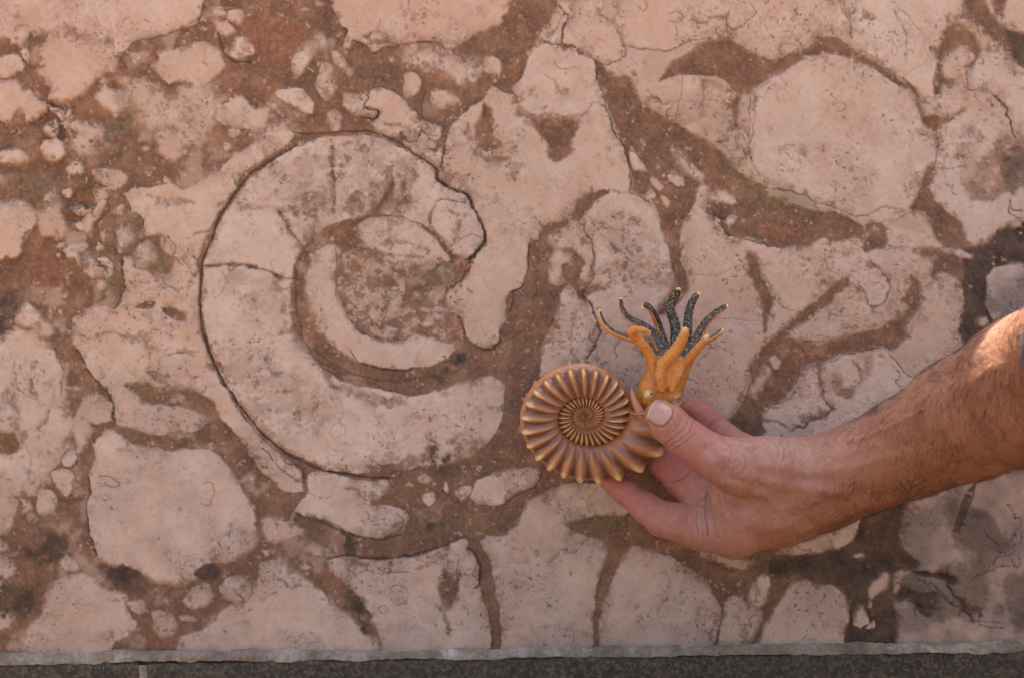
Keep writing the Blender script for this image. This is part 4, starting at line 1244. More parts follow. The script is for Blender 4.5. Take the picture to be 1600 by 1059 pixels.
# grooves (negative) and ridges (positive): depth mm | width px | polyline in the photo, on the near side of the hand
FOLDS = '''
-.7 2|1020,665 1033,668 1044,661 1051,650 1052,637 1043,627
-.55 1.6|1044,690 1060,677 1072,662 1076,655
-.6 1.6|1047,696 1065,687 1079,672 1083,660
-.4 1.6|1053,702 1070,692 1086,678
-.3 1.4|1038,684 1052,673 1064,660
.7 12|1150,705 1160,722 1158,742
-.8 9|1105,700 1122,716 1128,735
-.7 10|1172,712 1186,735 1182,760
.35 6|1058,694 1072,682 1080,666
-.6 1.8|1073,790 1071,803 1074,813
-.35 1.4|1080,817 1079,830 1081,842
-.6 1.8|1089,790 1088,812 1092,834
-.9 2|1104,772 1102,795 1105,812 1108,836
-.5 2.2|1106,758 1109,785 1114,812 1124,842
-.3 1.6|1125,775 1127,795 1133,815
-.35 1.6|1132,770 1137,790 1146,806
-.3 1.5|1097,800 1098,822 1101,842
-.7 1.8|1044,754 1059,753 1077,741
-.5 1.8|1090,786 1100,781 1106,774
-.35 1.6|1021,788 1024,797 1019,808
.8 9|1048,800 1062,812 1058,832
-.5 1.6|1106,667 1112,662 1117,656
-1.3 5|1250,686 1262,694 1276,699 1292,694
1.0 7|1215,684 1240,682 1256,688
.9 5|1275,706 1290,700 1310,688
-.9 5|1130,684 1145,694 1152,708
.9 6|1142,690 1165,697 1190,694
-.35 1.4|1118,722 1126,732 1122,742
-.35 1.4|1124,716 1133,728 1131,742
-.3 1.4|1131,714 1140,727 1138,742
-.3 1.3|1138,716 1147,730 1146,744
.7 8|1128,752 1150,757 1178,762 1200,776 1210,792
.4 8|1140,772 1160,768 1190,772
-.6 11|1125,775 1150,782 1170,790
1.0 12|1172,745 1210,752 1260,764 1320,772
.6 11|1200,726 1250,736 1310,735 1400,712
-.3 10|1190,738 1240,748 1300,752
-1.2 16|1230,810 1290,788 1350,770
1.0 9|1250,830 1330,800 1420,772
.6 10|1165,820 1200,828 1240,818
-.4 12|1395,700 1450,690 1510,665
.6 12|1380,672 1440,645 1500,610 1560,570
.7 5|1330,690 1390,668 1440,640
-.4 1.5|1222,692 1228,705 1226,720
-.35 1.5|1211,690 1218,703 1217,716
-.35 1.4|1200,690 1207,702 1206,714
'''
person = empty('person', tuple(MM(1290, 753, 50) / 1000))
tag(person, 'left hand and hairy suntanned forearm reaching in from the right, thumb pressing the ammonite model', 'person')
hf = hand_field()
HV, HF = hf.mesh()
del hf
HV = relax(HV, HF, 3, .45)
HV, HF = subdivide(HV, HF)
HV = relax(HV, HF, 3, .45)
HN = vnormals(HV, HF)
hx, hy = to_px(HV)
front = smooth01(-HN[:, 1] * 2.2 + .35)
disp = np.zeros(len(HV))
for line in FOLDS.strip().split('\n'):
    head, body = line.split('|'); dep, wd = (float(c) for c in head.split()); p = chaikin(pts(body), False)
    msk = (hx > p[:, 0].min() - wd * 4) & (hx < p[:, 0].max() + wd * 4) & (hy > p[:, 1].min() - wd * 4) & (hy < p[:, 1].max() + wd * 4)
    # only the nearest surface: the fold sits on what the camera sees there
    ii_ = np.nonzero(msk)[0]
    if not len(ii_): continue
    D = np.full(len(ii_), 1e9)
    wq = fbm(hx[ii_], hy[ii_], 12, 1170, 3) * 2.2
    for q in range(len(p) - 1): D = np.minimum(D, segdist(hx[ii_] + wq, hy[ii_] + wq * .6, p[q], p[q + 1]))
    disp[ii_] += dep * np.exp(-D / (wd * .75) ** 2)
wr_ = smooth01((hx - 1100) / 60) * smooth01((1330 - hx) / 60)
disp += fbm(hx, hy, 26, 1100, 3) * .26 + fbm(hx, hy, 8, 1130, 3) * .12 - (1 - np.minimum(np.abs(fbm(hx * 1.6 + hy * .4, hy * .45 - hx * .2, 9, 1150, 3)) * 5, 1)) * .22 * (.35 + .65 * wr_)
HV = HV + HN * (disp * front)[:, None]
def gauss(cx, cy, sx, sy=None, rot=0.0):
    sy = sy or sx; c, s_ = math.cos(rot), math.sin(rot)
    u = (hx - cx) * c + (hy - cy) * s_; v = -(hx - cx) * s_ + (hy - cy) * c
    return np.exp(-(u / sx) ** 2 - (v / sy) ** 2)
tan_ = smooth01((hx - 1185 + (hy - 755) * 1.1) / 230) * .92 + .08
pink = np.maximum.reduce([.95 * gauss(985, 775, 75, 45), .95 * gauss(1050, 735, 50, 60), .8 * gauss(1110, 650, 60, 50), .65 * gauss(1018, 655, 22, 26), .55 * gauss(1060, 815, 50, 30), .3 * gauss(1150, 850, 60, 40)])
pink = np.clip(pink + (gauss(1120, 730, 24) * .25), 0, .95)
deepc = np.zeros(len(HV))
for line in FOLDS.strip().split('\n'):
    head, body = line.split('|'); dep, wd = (float(c) for c in head.split())
    if dep > 0 or wd > 3: continue
    p = chaikin(pts(body), False)
    D = np.full(len(HV), 1e9)
    wq = fbm(hx, hy, 12, 1170, 3) * 2.2
    for q in range(len(p) - 1): D = np.minimum(D, segdist(hx + wq, hy + wq * .6, p[q], p[q + 1]))
    deepc = np.maximum(deepc, np.exp(-D / (wd * .8) ** 2) * .34)
palec = np.clip(gauss(1160, 700, 60, 25) * .22 + gauss(1250, 700, 60, 18) * .25 + gauss(1095, 800, 16, 30) * .3, 0, 1)
body = mesh_obj('body', HV / 1000., HF, skin, person, True, {'skin_mask': np.stack([tan_, pink, deepc * front, palec], 1)})
bvh = BVHTree.FromPolygons([tuple(v) for v in HV], [tuple(f_) for f_ in HF.tolist()])
camw = Vector((0, -900, 0))
def shoot(px, py):
    q = Vector(MM(px, py, 0.0)); d = (q - camw).normalized()
    return bvh.ray_cast(camw, d)

# thumbnail: a curved plate seated on the thumb
mn = NT('nail')
vn = mn.coord()
nn = mn.noise(300, 3, .6, vn)
mn.setb(mn.mix(mn.attr('rim', 'Fac'), mn.ramp(nn, [(.3, (.36, .175, .125)), (.7, (.42, .215, .160))]), (.52, .38, .32)), .34, mn.bump(nn, .25, .0003), Subsurface_Weight=.1, Subsurface_Scale=.002, Specular_IOR_Level=.55)
def nail():
    C0 = np.array([1032.5, 643.5])
    u_ = np.array([-.86, -.51]); v_ = np.array([.51, -.86])       # towards the tip, across
    nu, nv = 22, 20; V_, rim = [], []
    for i in range(nu):
        for j in range(nv):
            u = i / (nu - 1.) * 2 - 1; v = j / (nv - 1.) * 2 - 1
            # rounded base, gently curved free edge
            su = u * 17 * (1 - .25 * v * v) if u < 0 else u * 16.5 * (1 - .22 * v * v)
            sv = v * 20.5 * (1 - .20 * max(0, -u) ** 2 - .06 * max(0, u) ** 2)
            q = C0 + u_ * su + v_ * sv
            h, n, _, _ = shoot(q[0], q[1])
            if h is None or h.y < -90 or h.y > -52: h, n, _, _ = bvh.find_nearest(Vector(MM(q[0], q[1], 66)))
            e_ = max(abs(u), abs(v))
            lift = .42 if e_ < .9 else (.05 if u < .9 else .55)
            if u < -.9: lift = .02
            V_.append(np.array(h) + np.array(n) * lift); rim.append(1.0 if u > .90 else (.35 if u < -.72 else 0.))
    V_ = np.array(V_); i_, j_ = np.meshgrid(np.arange(nu - 1), np.arange(nv - 1), indexing='ij'); a_ = i_ * nv + j_
    F = np.stack([a_, a_ + 1, a_ + nv + 1, a_ + nv], -1).reshape(-1, 4)
    V_ = relax(V_, F, 1, .4)
    o = mesh_obj('thumbnail', V_ / 1000., F, mn.m, person, True, {'rim': np.array(rim)})
    sm_ = o.modifiers.new('s', 'SOLIDIFY'); sm_.thickness = .0004; sm_.offset = 0
nail()

# hairs on the forearm and the back of the wrist
mh = NT('hair')
mh.setb(mh.mix(mh.attr('fair', 'Fac'), (.035, .020, .014), (.55, .40, .27)), .5)
def hairs():
    Vs, Fs, fair = [], [], []; n0 = 0
    # along the far (wall side) and near surface alike: start points taken from the mesh itself
    cen = HV[HF].mean(1); cnx, cny = to_px(cen)
    fn = vnormals(HV, HF)[HF[:, 0]]
    axis_y = 753 + (cnx - 1290) * -.455                    # arm axis in the photo
    wgt = smooth01((cnx - 1215) / 130) * (cnx < 1720) * (fn[:, 1] < .7) * (.35 + .9 * smooth01(.5 + fbm(cnx, cny, 60, 1200, 3) * 1.2))
    wgt = wgt * np.where(cny < axis_y - 55, 1.1, 1.0) * np.where((cnx < 1330) & (cny < axis_y - 5), .25, 1)
    a3 = np.linalg.norm(np.cross(HV[HF[:, 2]] - HV[HF[:, 0]], HV[HF[:, 3]] - HV[HF[:, 1]]), axis=1)
    wgt = wgt * a3; wgt /= wgt.sum()
    for f_ in rng.choice(len(HF), 9000, p=wgt):
        a_, b_ = rng.uniform(0, 1, 2); c = HV[HF[f_]]
        p = (c[0] * (1 - a_) + c[1] * a_) * (1 - b_) + (c[3] * (1 - a_) + c[2] * a_) * b_
        n = fn[f_]; px_ = cnx[f_]; py_ = cny[f_]
        rel = (py_ - (753 + (px_ - 1290) * -.455)) / 90.
        g = np.array([-.22 + .35 * rel + fbm(np.array([px_]), np.array([py_]), 45, 1300, 2)[0] * 1.1, 0, -1.0 if rel > -.75 else .35]) + rng.normal(0, .28, 3)
        g = g - n * (g @ n); g /= np.linalg.norm(g) + 1e-6
        L = rng.uniform(3.5, 9.5) * (.7 if px_ < 1330 else 1.0); r = rng.uniform(.042, .075)
        bend = rng.normal(0, .25, 3)
        fa = 1.0 if rng.uniform() < .03 else 0.0
        side = np.cross(g, n); side /= np.linalg.norm(side) + 1e-6
        K = 4
        for k in range(K + 1):
            t = k / K
            c0 = p + n * (-.15 + .25 * math.sin(t * 2.2) * L * .30) + g * L * t + bend * L * t * t * .5
            rr = r * (1 - .8 * t)
            for s_ in range(3):
                an = s_ * 2.094
                Vs.append(c0 + side * rr * math.cos(an) + n * rr * math.sin(an)); fair.append(fa)
        for k in range(K):
            for s_ in range(3):
                a1 = n0 + k * 3 + s_; a2 = n0 + k * 3 + (s_ + 1) % 3
                Fs.append((a1, a2, a2 + 3, a1 + 3))
        n0 += (K + 1) * 3
    o = mesh_obj('arm_hair', np.array(Vs) / 1000., np.array(Fs), mh.m, person, True, {'fair': np.array(fair)})
    tag(o, kind='stuff')
hairs()

# sleeve
mc = NT('sleeve_cloth')
vc = mc.coord()
wv = mc.n('ShaderNodeTexWave'); wv.inputs['Scale'].default_value = 700; mc.l(vc, wv.inputs['Vector'])
mc.setb(mc.mix(mc.attr('hem', 'Fac'), (.012, .016, .026), (.13, .14, .16)), .9, mc.bump(wv.outputs['Fac'], .4, .0004))
def sleeve():
    axp = [MM(1714, 580, 158), MM(1790, 540, 182), MM(1885, 490, 212), MM(1990, 430, 245)]
    nu, nt_ = 30, 56; V_, hem = [], []
    dirv = axp[-1] - axp[0]; dirv /= np.linalg.norm(dirv)
    up = np.array([0, 0, 1.0]); s1 = np.cross(dirv, up); s1 /= np.linalg.norm(s1); s2 = np.cross(s1, dirv)
    for i in range(nu):
        t = i / (nu - 1.); f_ = t * 3; k = min(int(f_), 2); c = axp[k] + (axp[k + 1] - axp[k]) * (f_ - k)
        r = 42 + 7 * t
        for j in range(nt_):
            th = j / nt_ * 2 * math.pi
            rr = r + 1.2 * math.sin(th * 3 + t * 6) * t + .5 * math.sin(th * 7 + 1)
            lean = (1 - t) * (-6.0 * math.sin(th) - 4 * math.cos(th))       # the opening hangs a little aslant
            V_.append(c + s1 * rr * math.cos(th) + s2 * rr * 1.06 * math.sin(th) - dirv * lean)
            hem.append(1.0 if i < 1 else 0.)
    V_ = np.array(V_); F = []
    for i in range(nu - 1):
        for j in range(nt_):
            F.append((i * nt_ + j, i * nt_ + (j + 1) % nt_, (i + 1) * nt_ + (j + 1) % nt_, (i + 1) * nt_ + j))
    o = mesh_obj('sleeve', V_ / 1000., np.array(F), mc.m, person, True, {'hem': np.array(hem)})
    sm_ = o.modifiers.new('s', 'SOLIDIFY'); sm_.thickness = .0012; sm_.offset = -1
sleeve()

# ================================================================== the ammonite model
toy = empty('ammonite_model', tuple(MM(914, 648, 45) / 1000))
tag(toy, 'brown plastic ammonite toy with gilded ribs and orange tentacled head, held between thumb and fingers', 'toy')
TC = MM(914, 648, 45); TK = (900. - 45 + NEARER) / 900 * PX * 1000      # mm per photo px at the model
TILT = math.radians(21)
def toy_pt(u, v, w_):
    """u right, v up, w towards the viewer, all in mm, leaning so the top comes forward"""
    y_ = v * math.cos(TILT) - 0 * w_ - w_ * math.sin(TILT) * 1.0
    d_ = v * math.sin(TILT) + w_ * math.cos(TILT)
    X_ = u * ca + y_ * sa; Z_ = -u * sa + y_ * ca
    return np.stack([TC[0] + X_, TC[1] - d_, TC[2] + Z_], -1)
ms = NT('shell_paint')
vs = ms.coord()
s1 = ms.noise(120, 4, .6, vs); s2 = ms.noise(900, 4, .6, vs)
W_ = ms.sep(ms.attr('wear_sheen'))
base = ms.ramp(s1, [(.3, (.370, .142, .050)), (.7, (.460, .195, .072))])
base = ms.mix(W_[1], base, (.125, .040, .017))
base = ms.mix(W_[2], base, (.30, .145, .090))  # keel line and painted sheen
gold = ms.ramp(s2, [(.3, (.58, .34, .12)), (.7, (.74, .50, .22))])
wearf = ms.math('ADD', W_[0], ms.math('MULTIPLY', ms.math('SUBTRACT', s2, .5), .5), True)
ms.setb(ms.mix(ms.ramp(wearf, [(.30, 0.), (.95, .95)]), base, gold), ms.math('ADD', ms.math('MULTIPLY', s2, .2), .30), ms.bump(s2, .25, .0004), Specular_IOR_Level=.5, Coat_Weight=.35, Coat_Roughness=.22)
RT = np.array([[-40, 165], [0, 150], [14, 143], [44, 131], [74, 116], [104, 107.5], [150, 101], [194, 98.5], [240, 90], [284, 84], [330, 76], [374, 70], [420, 58], [464, 49], [554, 43.5], [644, 35], [734, 31], [824, 22.5], [914, 21.5], [1004, 17], [1094, 13.5], [1274, 8], [1454, 4.2], [1700, 1.5]])
def r_out(t): return np.exp(np.interp(t, RT[:, 0], np.log(RT[:, 1]))) * TK
def shell():
    ts = [0.0]
    while ts[-1] < 1400: ts.append(ts[-1] + max(1.0, 1.05))
    ts = np.array(ts)
    ns = 72
    s = np.arange(ns) / ns * 2 * math.pi                       # 0 = outer edge (venter), pi/2 = near face
    T, S_ = np.meshgrid(ts, s, indexing='ij')
    ro = r_out(T); ri = r_out(T + 360) * .93
    rc = (ro + ri) / 2; a_ = (ro - ri) / 2; b_ = a_ * np.interp(T, [0, 120, 360, 800], [.92, .90, .95, .95])
    per = np.interp(T, [0, 60, 120, 360, 420, 1400], [21, 18, 15.0, 13.2, 11.8, 11.3])
    ph = np.cumsum(np.concatenate([[0], np.diff(ts)]) / per[:, 0])[:, None] * 2 * math.pi
    sf = np.abs(((S_ + math.pi) % (2 * math.pi)) - math.pi)    # 0 venter .. pi inner
    curve = .5 * np.cos(sf * 1.0)
    rib = np.maximum(0, .5 + .5 * np.cos(ph + curve)) 
    jr = noise2(ph / (2 * math.pi) + .5, S_ * 1.5, 19) * 2 - 1
    sharp = rib ** 1.1 + .15 * rib ** 5 + .10 * jr
    flank = smooth01((sf - .22) / .35) * smooth01((2.75 - sf) / .7)
    amp = a_ * np.interp(T, [0, 60, 200, 370, 500, 1400], [.13, .16, .18, .19, .24, .26])
    jit = .75 + .5 * noise2(ph / (2 * math.pi) + .5 - .5, S_ * 0, 9)
    tub = jit * np.exp(-((sf - .86) / .24) ** 2) * (rib ** 2.6) * a_ * np.interp(T, [0, 90, 200, 320, 380], [.17, .17, .16, .17, .04])
    keel = np.exp(-(sf / .13) ** 2) * a_ * .10 - np.exp(-((sf - .30) / .10) ** 2) * a_ * .05
    d_ = amp * (sharp - .35) * flank + tub + keel * (T < 420)
    ce, se = np.cos(S_), np.sin(S_)
    su = np.sign(ce) * np.abs(ce) ** .85; sw = np.sign(se) * np.abs(se) ** .9
    rad = rc + a_ * su + d_ * ce
    ww = b_ * sw + d_ * se
    lip = np.exp(-(T / 4.0) ** 2) * a_ * .10; rad += lip * ce; ww += lip * se
    # outer shoulder drawn outwards by the tubercles so the outline is scalloped
    rad += np.exp(-((sf - .5) / .4) ** 2) * (rib ** 2) * a_ * .05 * (T < 372)
    ang = np.radians(14 - T)
    u = rad * np.cos(ang); v = rad * np.sin(ang)
    V_ = toy_pt(u, v, ww).reshape(-1, 3)
    wn = .5 + .5 * fbm(T * 2.0, S_ * 12, 7, 1400, 3)
    gold_ = np.clip(np.exp(-((sf - .84) / .22) ** 2) * rib ** 4 * (T < 372) * (.25 + 1.5 * wn) + np.where(T > 372, rib ** 3 * .95 * np.exp(-((sf - 1.45) / .75) ** 2) * (.5 + wn), 0) + np.where(T <= 372, rib ** 5 * .75 * np.exp(-((sf - 1.15) / .6) ** 2) * wn * 1.2, 0) + .26 * np.exp(-((sf - .75) / .5) ** 2) * smooth01(T / 40) * smooth01((260 - T) / 120), 0, 1)
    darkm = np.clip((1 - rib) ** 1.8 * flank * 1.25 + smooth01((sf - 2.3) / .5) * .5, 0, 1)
    purp_sheen = np.clip(np.exp(-((sf - 2.15) / .35) ** 2) * .55 * (T < 372) + np.exp(-((sf - .28) / .12) ** 2) * .5, 0, 1)  # purple keel line, plus a sky sheen painted on the inner shoulder
    n, i_, j_ = ns, *np.meshgrid(np.arange(len(ts) - 1), np.arange(ns), indexing='ij')
    A_ = i_ * n + j_; B_ = i_ * n + (j_ + 1) % n
    F = np.stack([A_, B_, B_ + n, A_ + n], -1).reshape(-1, 4)
    # close the mouth with a shallow funnel
    ring = V_[:ns]; c = ring.mean(0); inward = V_[ns * 14:ns * 15].mean(0) - V_[:ns].mean(0)
    base_i = len(V_); R2 = c + (ring - c) * .86; R3 = c + (ring - c) * .5 + inward * .9; 
    V_ = np.concatenate([V_, R2, R3, [c + inward]])
    F2 = []
    for j in range(ns):
        k = (j + 1) % ns
        F2 += [(j, base_i + j, base_i + k, k), (base_i + j, base_i + ns + j, base_i + ns + k, base_i + k), (base_i + ns + j, base_i + 2 * ns, base_i + 2 * ns, base_i + ns + k)]
    F2 = np.array(F2)
    ex = np.zeros((2 * ns + 1,)); wear_sheen = np.stack([np.concatenate([gold_.ravel(), ex]), np.concatenate([darkm.ravel(), ex + .5]), np.concatenate([purp_sheen.ravel(), ex]), np.ones(base_i + 2 * ns + 1)], 1)
    q = F2[F2[:, 1] != F2[:, 2]]
    q2 = [f_ for f_ in F2 if f_[1] == f_[2]]
    F = np.concatenate([F, q])
    # winding outward
    return mesh_obj('shell', V_ / 1000., F, ms.m, toy, True, {'wear_sheen': wear_sheen})
shell()

# head with the arm bases
mo = NT('flesh_paint')
vo_ = mo.coord()
o1 = mo.noise(150, 4, .6, vo_); o2 = mo.noise(1100, 3, .6, vo_); o3 = mo.noise(2200, 2, .6, vo_)
M_ = mo.sep(mo.attr('paint'))
org = mo.ramp(o1, [(.3, (.46, .150, .020)), (.55, (.56, .205, .032)), (.8, (.62, .265, .055))])
org = mo.mix(mo.ramp(o2, [(.55, 0.), (.75, .5)]), org, (.72, .36, .12))
org = mo.mix(M_[1], org, (.74, .50, .24))
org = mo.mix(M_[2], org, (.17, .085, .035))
dk = mo.mix(mo.ramp(o2, [(.52, 0.), (.60, .8)]), (.018, .015, .015), (.40, .27, .12))
mo.setb(mo.mix(mo.ramp(M_[0], [(.4, 0.), (.6, 1.)]), org, dk), mo.math('ADD', mo.math('MULTIPLY', M_[0], .15), .30), mo.bump(o2, .6, .0007), Specular_IOR_Level=.5, Subsurface_Weight=.05, Subsurface_Scale=.002)
def head():
    lo = MM(975, 690, 20); hi = MM(1110, 510, 75)
    f = Field(np.arange(lo[0], hi[0], .45), np.arange(-68, -14, .5), np.arange(lo[2], hi[2], .45))
    def ch(pp, k=2.5):
        for (x0, y0, d0, r0), (x1, y1, d1, r1) in zip(pp[:-1], pp[1:]):
            f.cone(MM(x0, y0, d0), MM(x1, y1, d1), RR(r0, d0), RR(r1, d1), k)
    ch([(1030, 652, 46, 25), (1029, 618, 46, 28), (1036, 592, 47, 25), (1045, 570, 47, 23), (1050, 556, 46, 22)], 5)
    ch([(1014, 620, 51, 15), (1015, 600, 52, 14)], 6)
    ch([(1046, 620, 49, 15), (1056, 590, 49, 12), (1066, 570, 49, 12)], 5)
    ch([(1018, 590, 54, 9), (1019, 568, 54, 8), (1021, 556, 53, 7.5)], 3)           # ridges running into the arms
    ch([(1034, 606, 60, 7), (1031, 588, 60, 8.5), (1034, 570, 60, 9), (1042, 557, 60, 8.5)], 1.5)
    ch([(1050, 606, 59, 6.5), (1058, 585, 59, 8), (1066, 566, 58, 8)], 1.5)
    ch([(1058, 604, 52, 6), (1068, 580, 52, 8), (1077, 562, 52, 8)], 1.5)
    ch([(1046, 600, 60, 5), (1047, 580, 60, 5.5), (1052, 562, 59, 6)], 1.2)
    f.cone(MM(1049, 538, 46), MM(1050, 560, 46), RR(22, 46), RR(6, 46), 2.0, carve=True)
    V_, F = f.mesh(); V_ = relax(V_, F, 3, .4); V_, F = subdivide(V_, F)
    N = vnormals(V_, F); X_, Y_ = to_px(V_)
    V_ = V_ + N * (fbm(X_, Y_, 3.2, 1500, 2) * .22)[:, None]
    inner = smooth01((560 - Y_) / 8) * smooth01(N[:, 2] * 2)
    pale_ = np.exp(-((X_ - 1060) / 7) ** 2 - ((Y_ - 622) / 7) ** 2)
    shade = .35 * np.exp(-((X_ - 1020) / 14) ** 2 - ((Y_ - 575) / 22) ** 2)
    mesh_obj('head', V_ / 1000., F, mo.m, toy, True, {'paint': np.stack([inner, pale_, shade, inner * 0], 1)})
head()

def tentacle(path, inner, dark=1.0, tip=.9):
    """path: (px, py, d mm, radius px) from base to tip; inner: direction (screen right, screen up, towards viewer) of the sucker side"""
    pp = np.array(path, float)
    n = len(pp); t = np.linspace(0, n - 1, (n - 1) * 9 + 1)
    def cr(c):                                               # Catmull-Rom through the traced points
        q = np.concatenate([[2 * c[0] - c[1]], c, [2 * c[-1] - c[-2]]]); i = np.minimum(t.astype(int), n - 2); f_ = t - i
        a0, a1, a2, a3 = q[i], q[i + 1], q[i + 2], q[i + 3]
        return .5 * (2 * a1 + (a2 - a0) * f_ + (2 * a0 - 5 * a1 + 4 * a2 - a3) * f_ ** 2 + (3 * a1 - a0 - 3 * a2 + a3) * f_ ** 3)
    x, y, d, r = (cr(pp[:, k]) for k in range(4))
    C = MM(x, y, d); R = RR(r, d) * .9
    Tn = np.gradient(C, axis=0); Tn /= np.linalg.norm(Tn, axis=1)[:, None]
    I_ = np.array([inner[0], -inner[2], inner[1]], float); I_ = I_ / np.linalg.norm(I_)
    N1 = I_[None] - Tn * (Tn @ I_)[:, None]; N1 /= np.linalg.norm(N1, axis=1)[:, None]
    N2 = np.cross(Tn, N1)
    ns = 24; th = np.arange(ns) / ns * 2 * math.pi
    # rounded tip
    L = np.concatenate([[0], np.cumsum(np.linalg.norm(np.diff(C, axis=0), axis=1))]); rem = L[-1] - L
    R = R * np.sqrt(np.clip(1 - (1 - np.minimum(rem / np.maximum(R, .1), 1)) ** 2, .02, 1))
    c_, s_ = np.cos(th)[None, :, None], np.sin(th)[None, :, None]
    flat_in = np.where(np.cos(th) > 0, .62, 1.0)[None, :, None]          # sucker side flatter, slightly hollow
    rough = (1 + .10 * (np.cos(th)[None, :] > .2) * np.sin(L[:, None] * 4.2 + np.sin(th * 3)[None, :] * 2) + .05 * np.sin(L[:, None] * 2.1 + th[None, :] * 2))[..., None]
    V_ = C[:, None] + (N1[:, None] * c_ * flat_in + N2[:, None] * s_ * 1.04) * R[:, None, None] * rough
    V_ = V_.reshape(-1, 3)
    A0 = smooth01(.5 + (np.cos(th)[None] - .12) * 3.0 + .25 * fbm(L[:, None] * 3, th[None] * 2, 1.5, 77, 2)) * dark
    A0 = A0 * (1 - smooth01(1 - rem / 1.8)[:, None] * .95)
    A1 = np.clip(smooth01(1 - rem / 4.2)[:, None] * tip + .9 * np.exp(-((np.cos(th)[None] - .08) / .10) ** 2), 0, 1) + 0 * A0
    z = 0 * A0
    i_, j_ = np.meshgrid(np.arange(len(C) - 1), np.arange(ns), indexing='ij'); a_ = i_ * ns + j_; b_ = i_ * ns + (j_ + 1) % ns
    F = np.stack([a_, b_, b_ + ns, a_ + ns], -1).reshape(-1, 4)
    return mesh_obj('tentacle', V_ / 1000., F, mo.m, toy, True, {'paint': np.stack([A0, A1, z, z], -1).reshape(-1, 4)})
# far row, sucker side facing the viewer
tentacle([(1040, 562, 44, 9), (1034, 545, 41, 10), (1028, 532, 39, 9.5), (1020, 520, 38, 8.5), (1006, 509, 38, 7.5), (993, 502, 38, 6.5), (980, 494, 38, 6), (972, 482, 38, 5), (970, 470, 38, 3.8), (971, 465, 38, 2.6)], (.5, .6, .75))
tentacle([(1046, 562, 42, 9), (1040, 540, 36, 10), (1034, 522, 33, 9), (1029, 505, 34, 8), (1022, 490, 38, 7), (1015, 480, 42, 6), (1008, 477, 46, 5), (1004, 483, 49, 3.4)], (.9, .25, .45))
tentacle([(1052, 562, 42, 9), (1055, 540, 36, 9), (1056, 522, 33, 9), (1054, 505, 32, 8.5), (1049, 490, 32, 8), (1047, 478, 32, 7.5), (1053, 466, 33, 7), (1059, 457, 35, 5.6), (1061, 450, 37, 4)], (-.1, .2, 1))
tentacle([(1058, 562, 44, 8), (1066, 545, 40, 8.5), (1073, 525, 38, 8.5), (1075, 508, 37, 8), (1076, 492, 37, 7.6), (1080, 476, 37, 7), (1087, 464, 38, 5.8), (1093, 457, 39, 3.8)], (-.45, .1, .9))
tentacle([(1062, 562, 46, 9), (1075, 546, 43, 9.5), (1087, 530, 42, 9), (1096, 514, 42, 8.3), (1106, 500, 42, 7.5), (1118, 489, 43, 6.5), (1130, 481, 44, 5.3), (1138, 477, 45, 3.5)], (-.65, .55, .7))
# left, right and near rows, orange backs towards the viewer
tentacle([(1032, 566, 50, 9), (1018, 548, 52, 9), (1005, 538, 53, 8.2), (993, 531, 53, 7.6), (978, 526, 53, 7), (962, 520, 53, 6.6), (950, 512, 53, 6), (942, 501, 53, 5.2), (938, 490, 53, 4.2), (938, 484, 53, 2.8)], (.35, .95, .25))
tentacle([(1024, 590, 55, 8), (1019, 565, 57, 9), (1011, 548, 59, 9), (1001, 535, 61, 8.3), (993, 527, 63, 7.6), (986, 520, 66, 7), (990, 515, 68, 6.2), (1000, 515, 69, 5.6), (1010, 518, 68, 5), (1015, 523, 66, 4)], (.2, .1, -1))
tentacle([(1034, 592, 60, 6), (1035, 575, 61, 9), (1044, 560, 63, 10), (1055, 547, 65, 10), (1064, 534, 67, 9.4), (1069, 521, 69, 8.2), (1071, 511, 70, 6)], (-.3, .1, -1), tip=.45)
tentacle([(1062, 580, 54, 9), (1072, 562, 56, 10), (1084, 549, 57, 9.5), (1095, 537, 57, 8), (1107, 530, 57, 6.6), (1118, 524, 56, 6), (1126, 517, 56, 5), (1130, 513, 56, 3.4)], (-.7, .75, .1))
tentacle([(1064, 575, 57, 7), (1075, 560, 60, 8), (1086, 547, 62, 7.5), (1095, 537, 63, 7), (1102, 529, 64, 6), (1107, 523, 64, 4)], (-.5, .4, -.8))

# eye: pale ball set in a low rim, with a dark pupil
me_ = NT('eye_paint'); ve = me_.coord()
me_.setb(me_.mix(me_.attr('pupil', 'Fac'), me_.ramp(me_.noise(500, 3, .6, ve), [(.3, (.50, .30, .12)), (.7, (.66, .48, .27))]), (.06, .045, .03)), .2, None, Specular_IOR_Level=.6, Coat_Weight=.4)
def ball(name, c, r, mat, parent, squash=1.0, attr=None, seg=24):
    th, ph = np.meshgrid(np.linspace(0, math.pi, seg), np.arange(seg * 2) / (seg * 2.) * 2 * math.pi, indexing='ij')
    D = np.stack([np.sin(th) * np.cos(ph), -np.cos(th) * squash, np.sin(th) * np.sin(ph)], -1).reshape(-1, 3)
    n = seg * 2; i_, j_ = np.meshgrid(np.arange(seg - 1), np.arange(n), indexing='ij'); a_ = i_ * n + j_; b_ = i_ * n + (j_ + 1) % n
    F = np.stack([a_, a_ + n, b_ + n, b_], -1).reshape(-1, 4)
    return mesh_obj(name, (c + D * r) / 1000., F, mat, parent, True, {'pupil': attr(D)} if attr else None)
ec = MM(1013.8, 615.5, 58.2)
eye = ball('eye', ec, RR(6.4, 58), me_.m, toy, .8, lambda D: np.clip((1 - np.sqrt((D[:, 0] - .55) ** 2 + (D[:, 2] - .05) ** 2) / .34) * 4, 0, 1) * (D[:, 1] < 0))
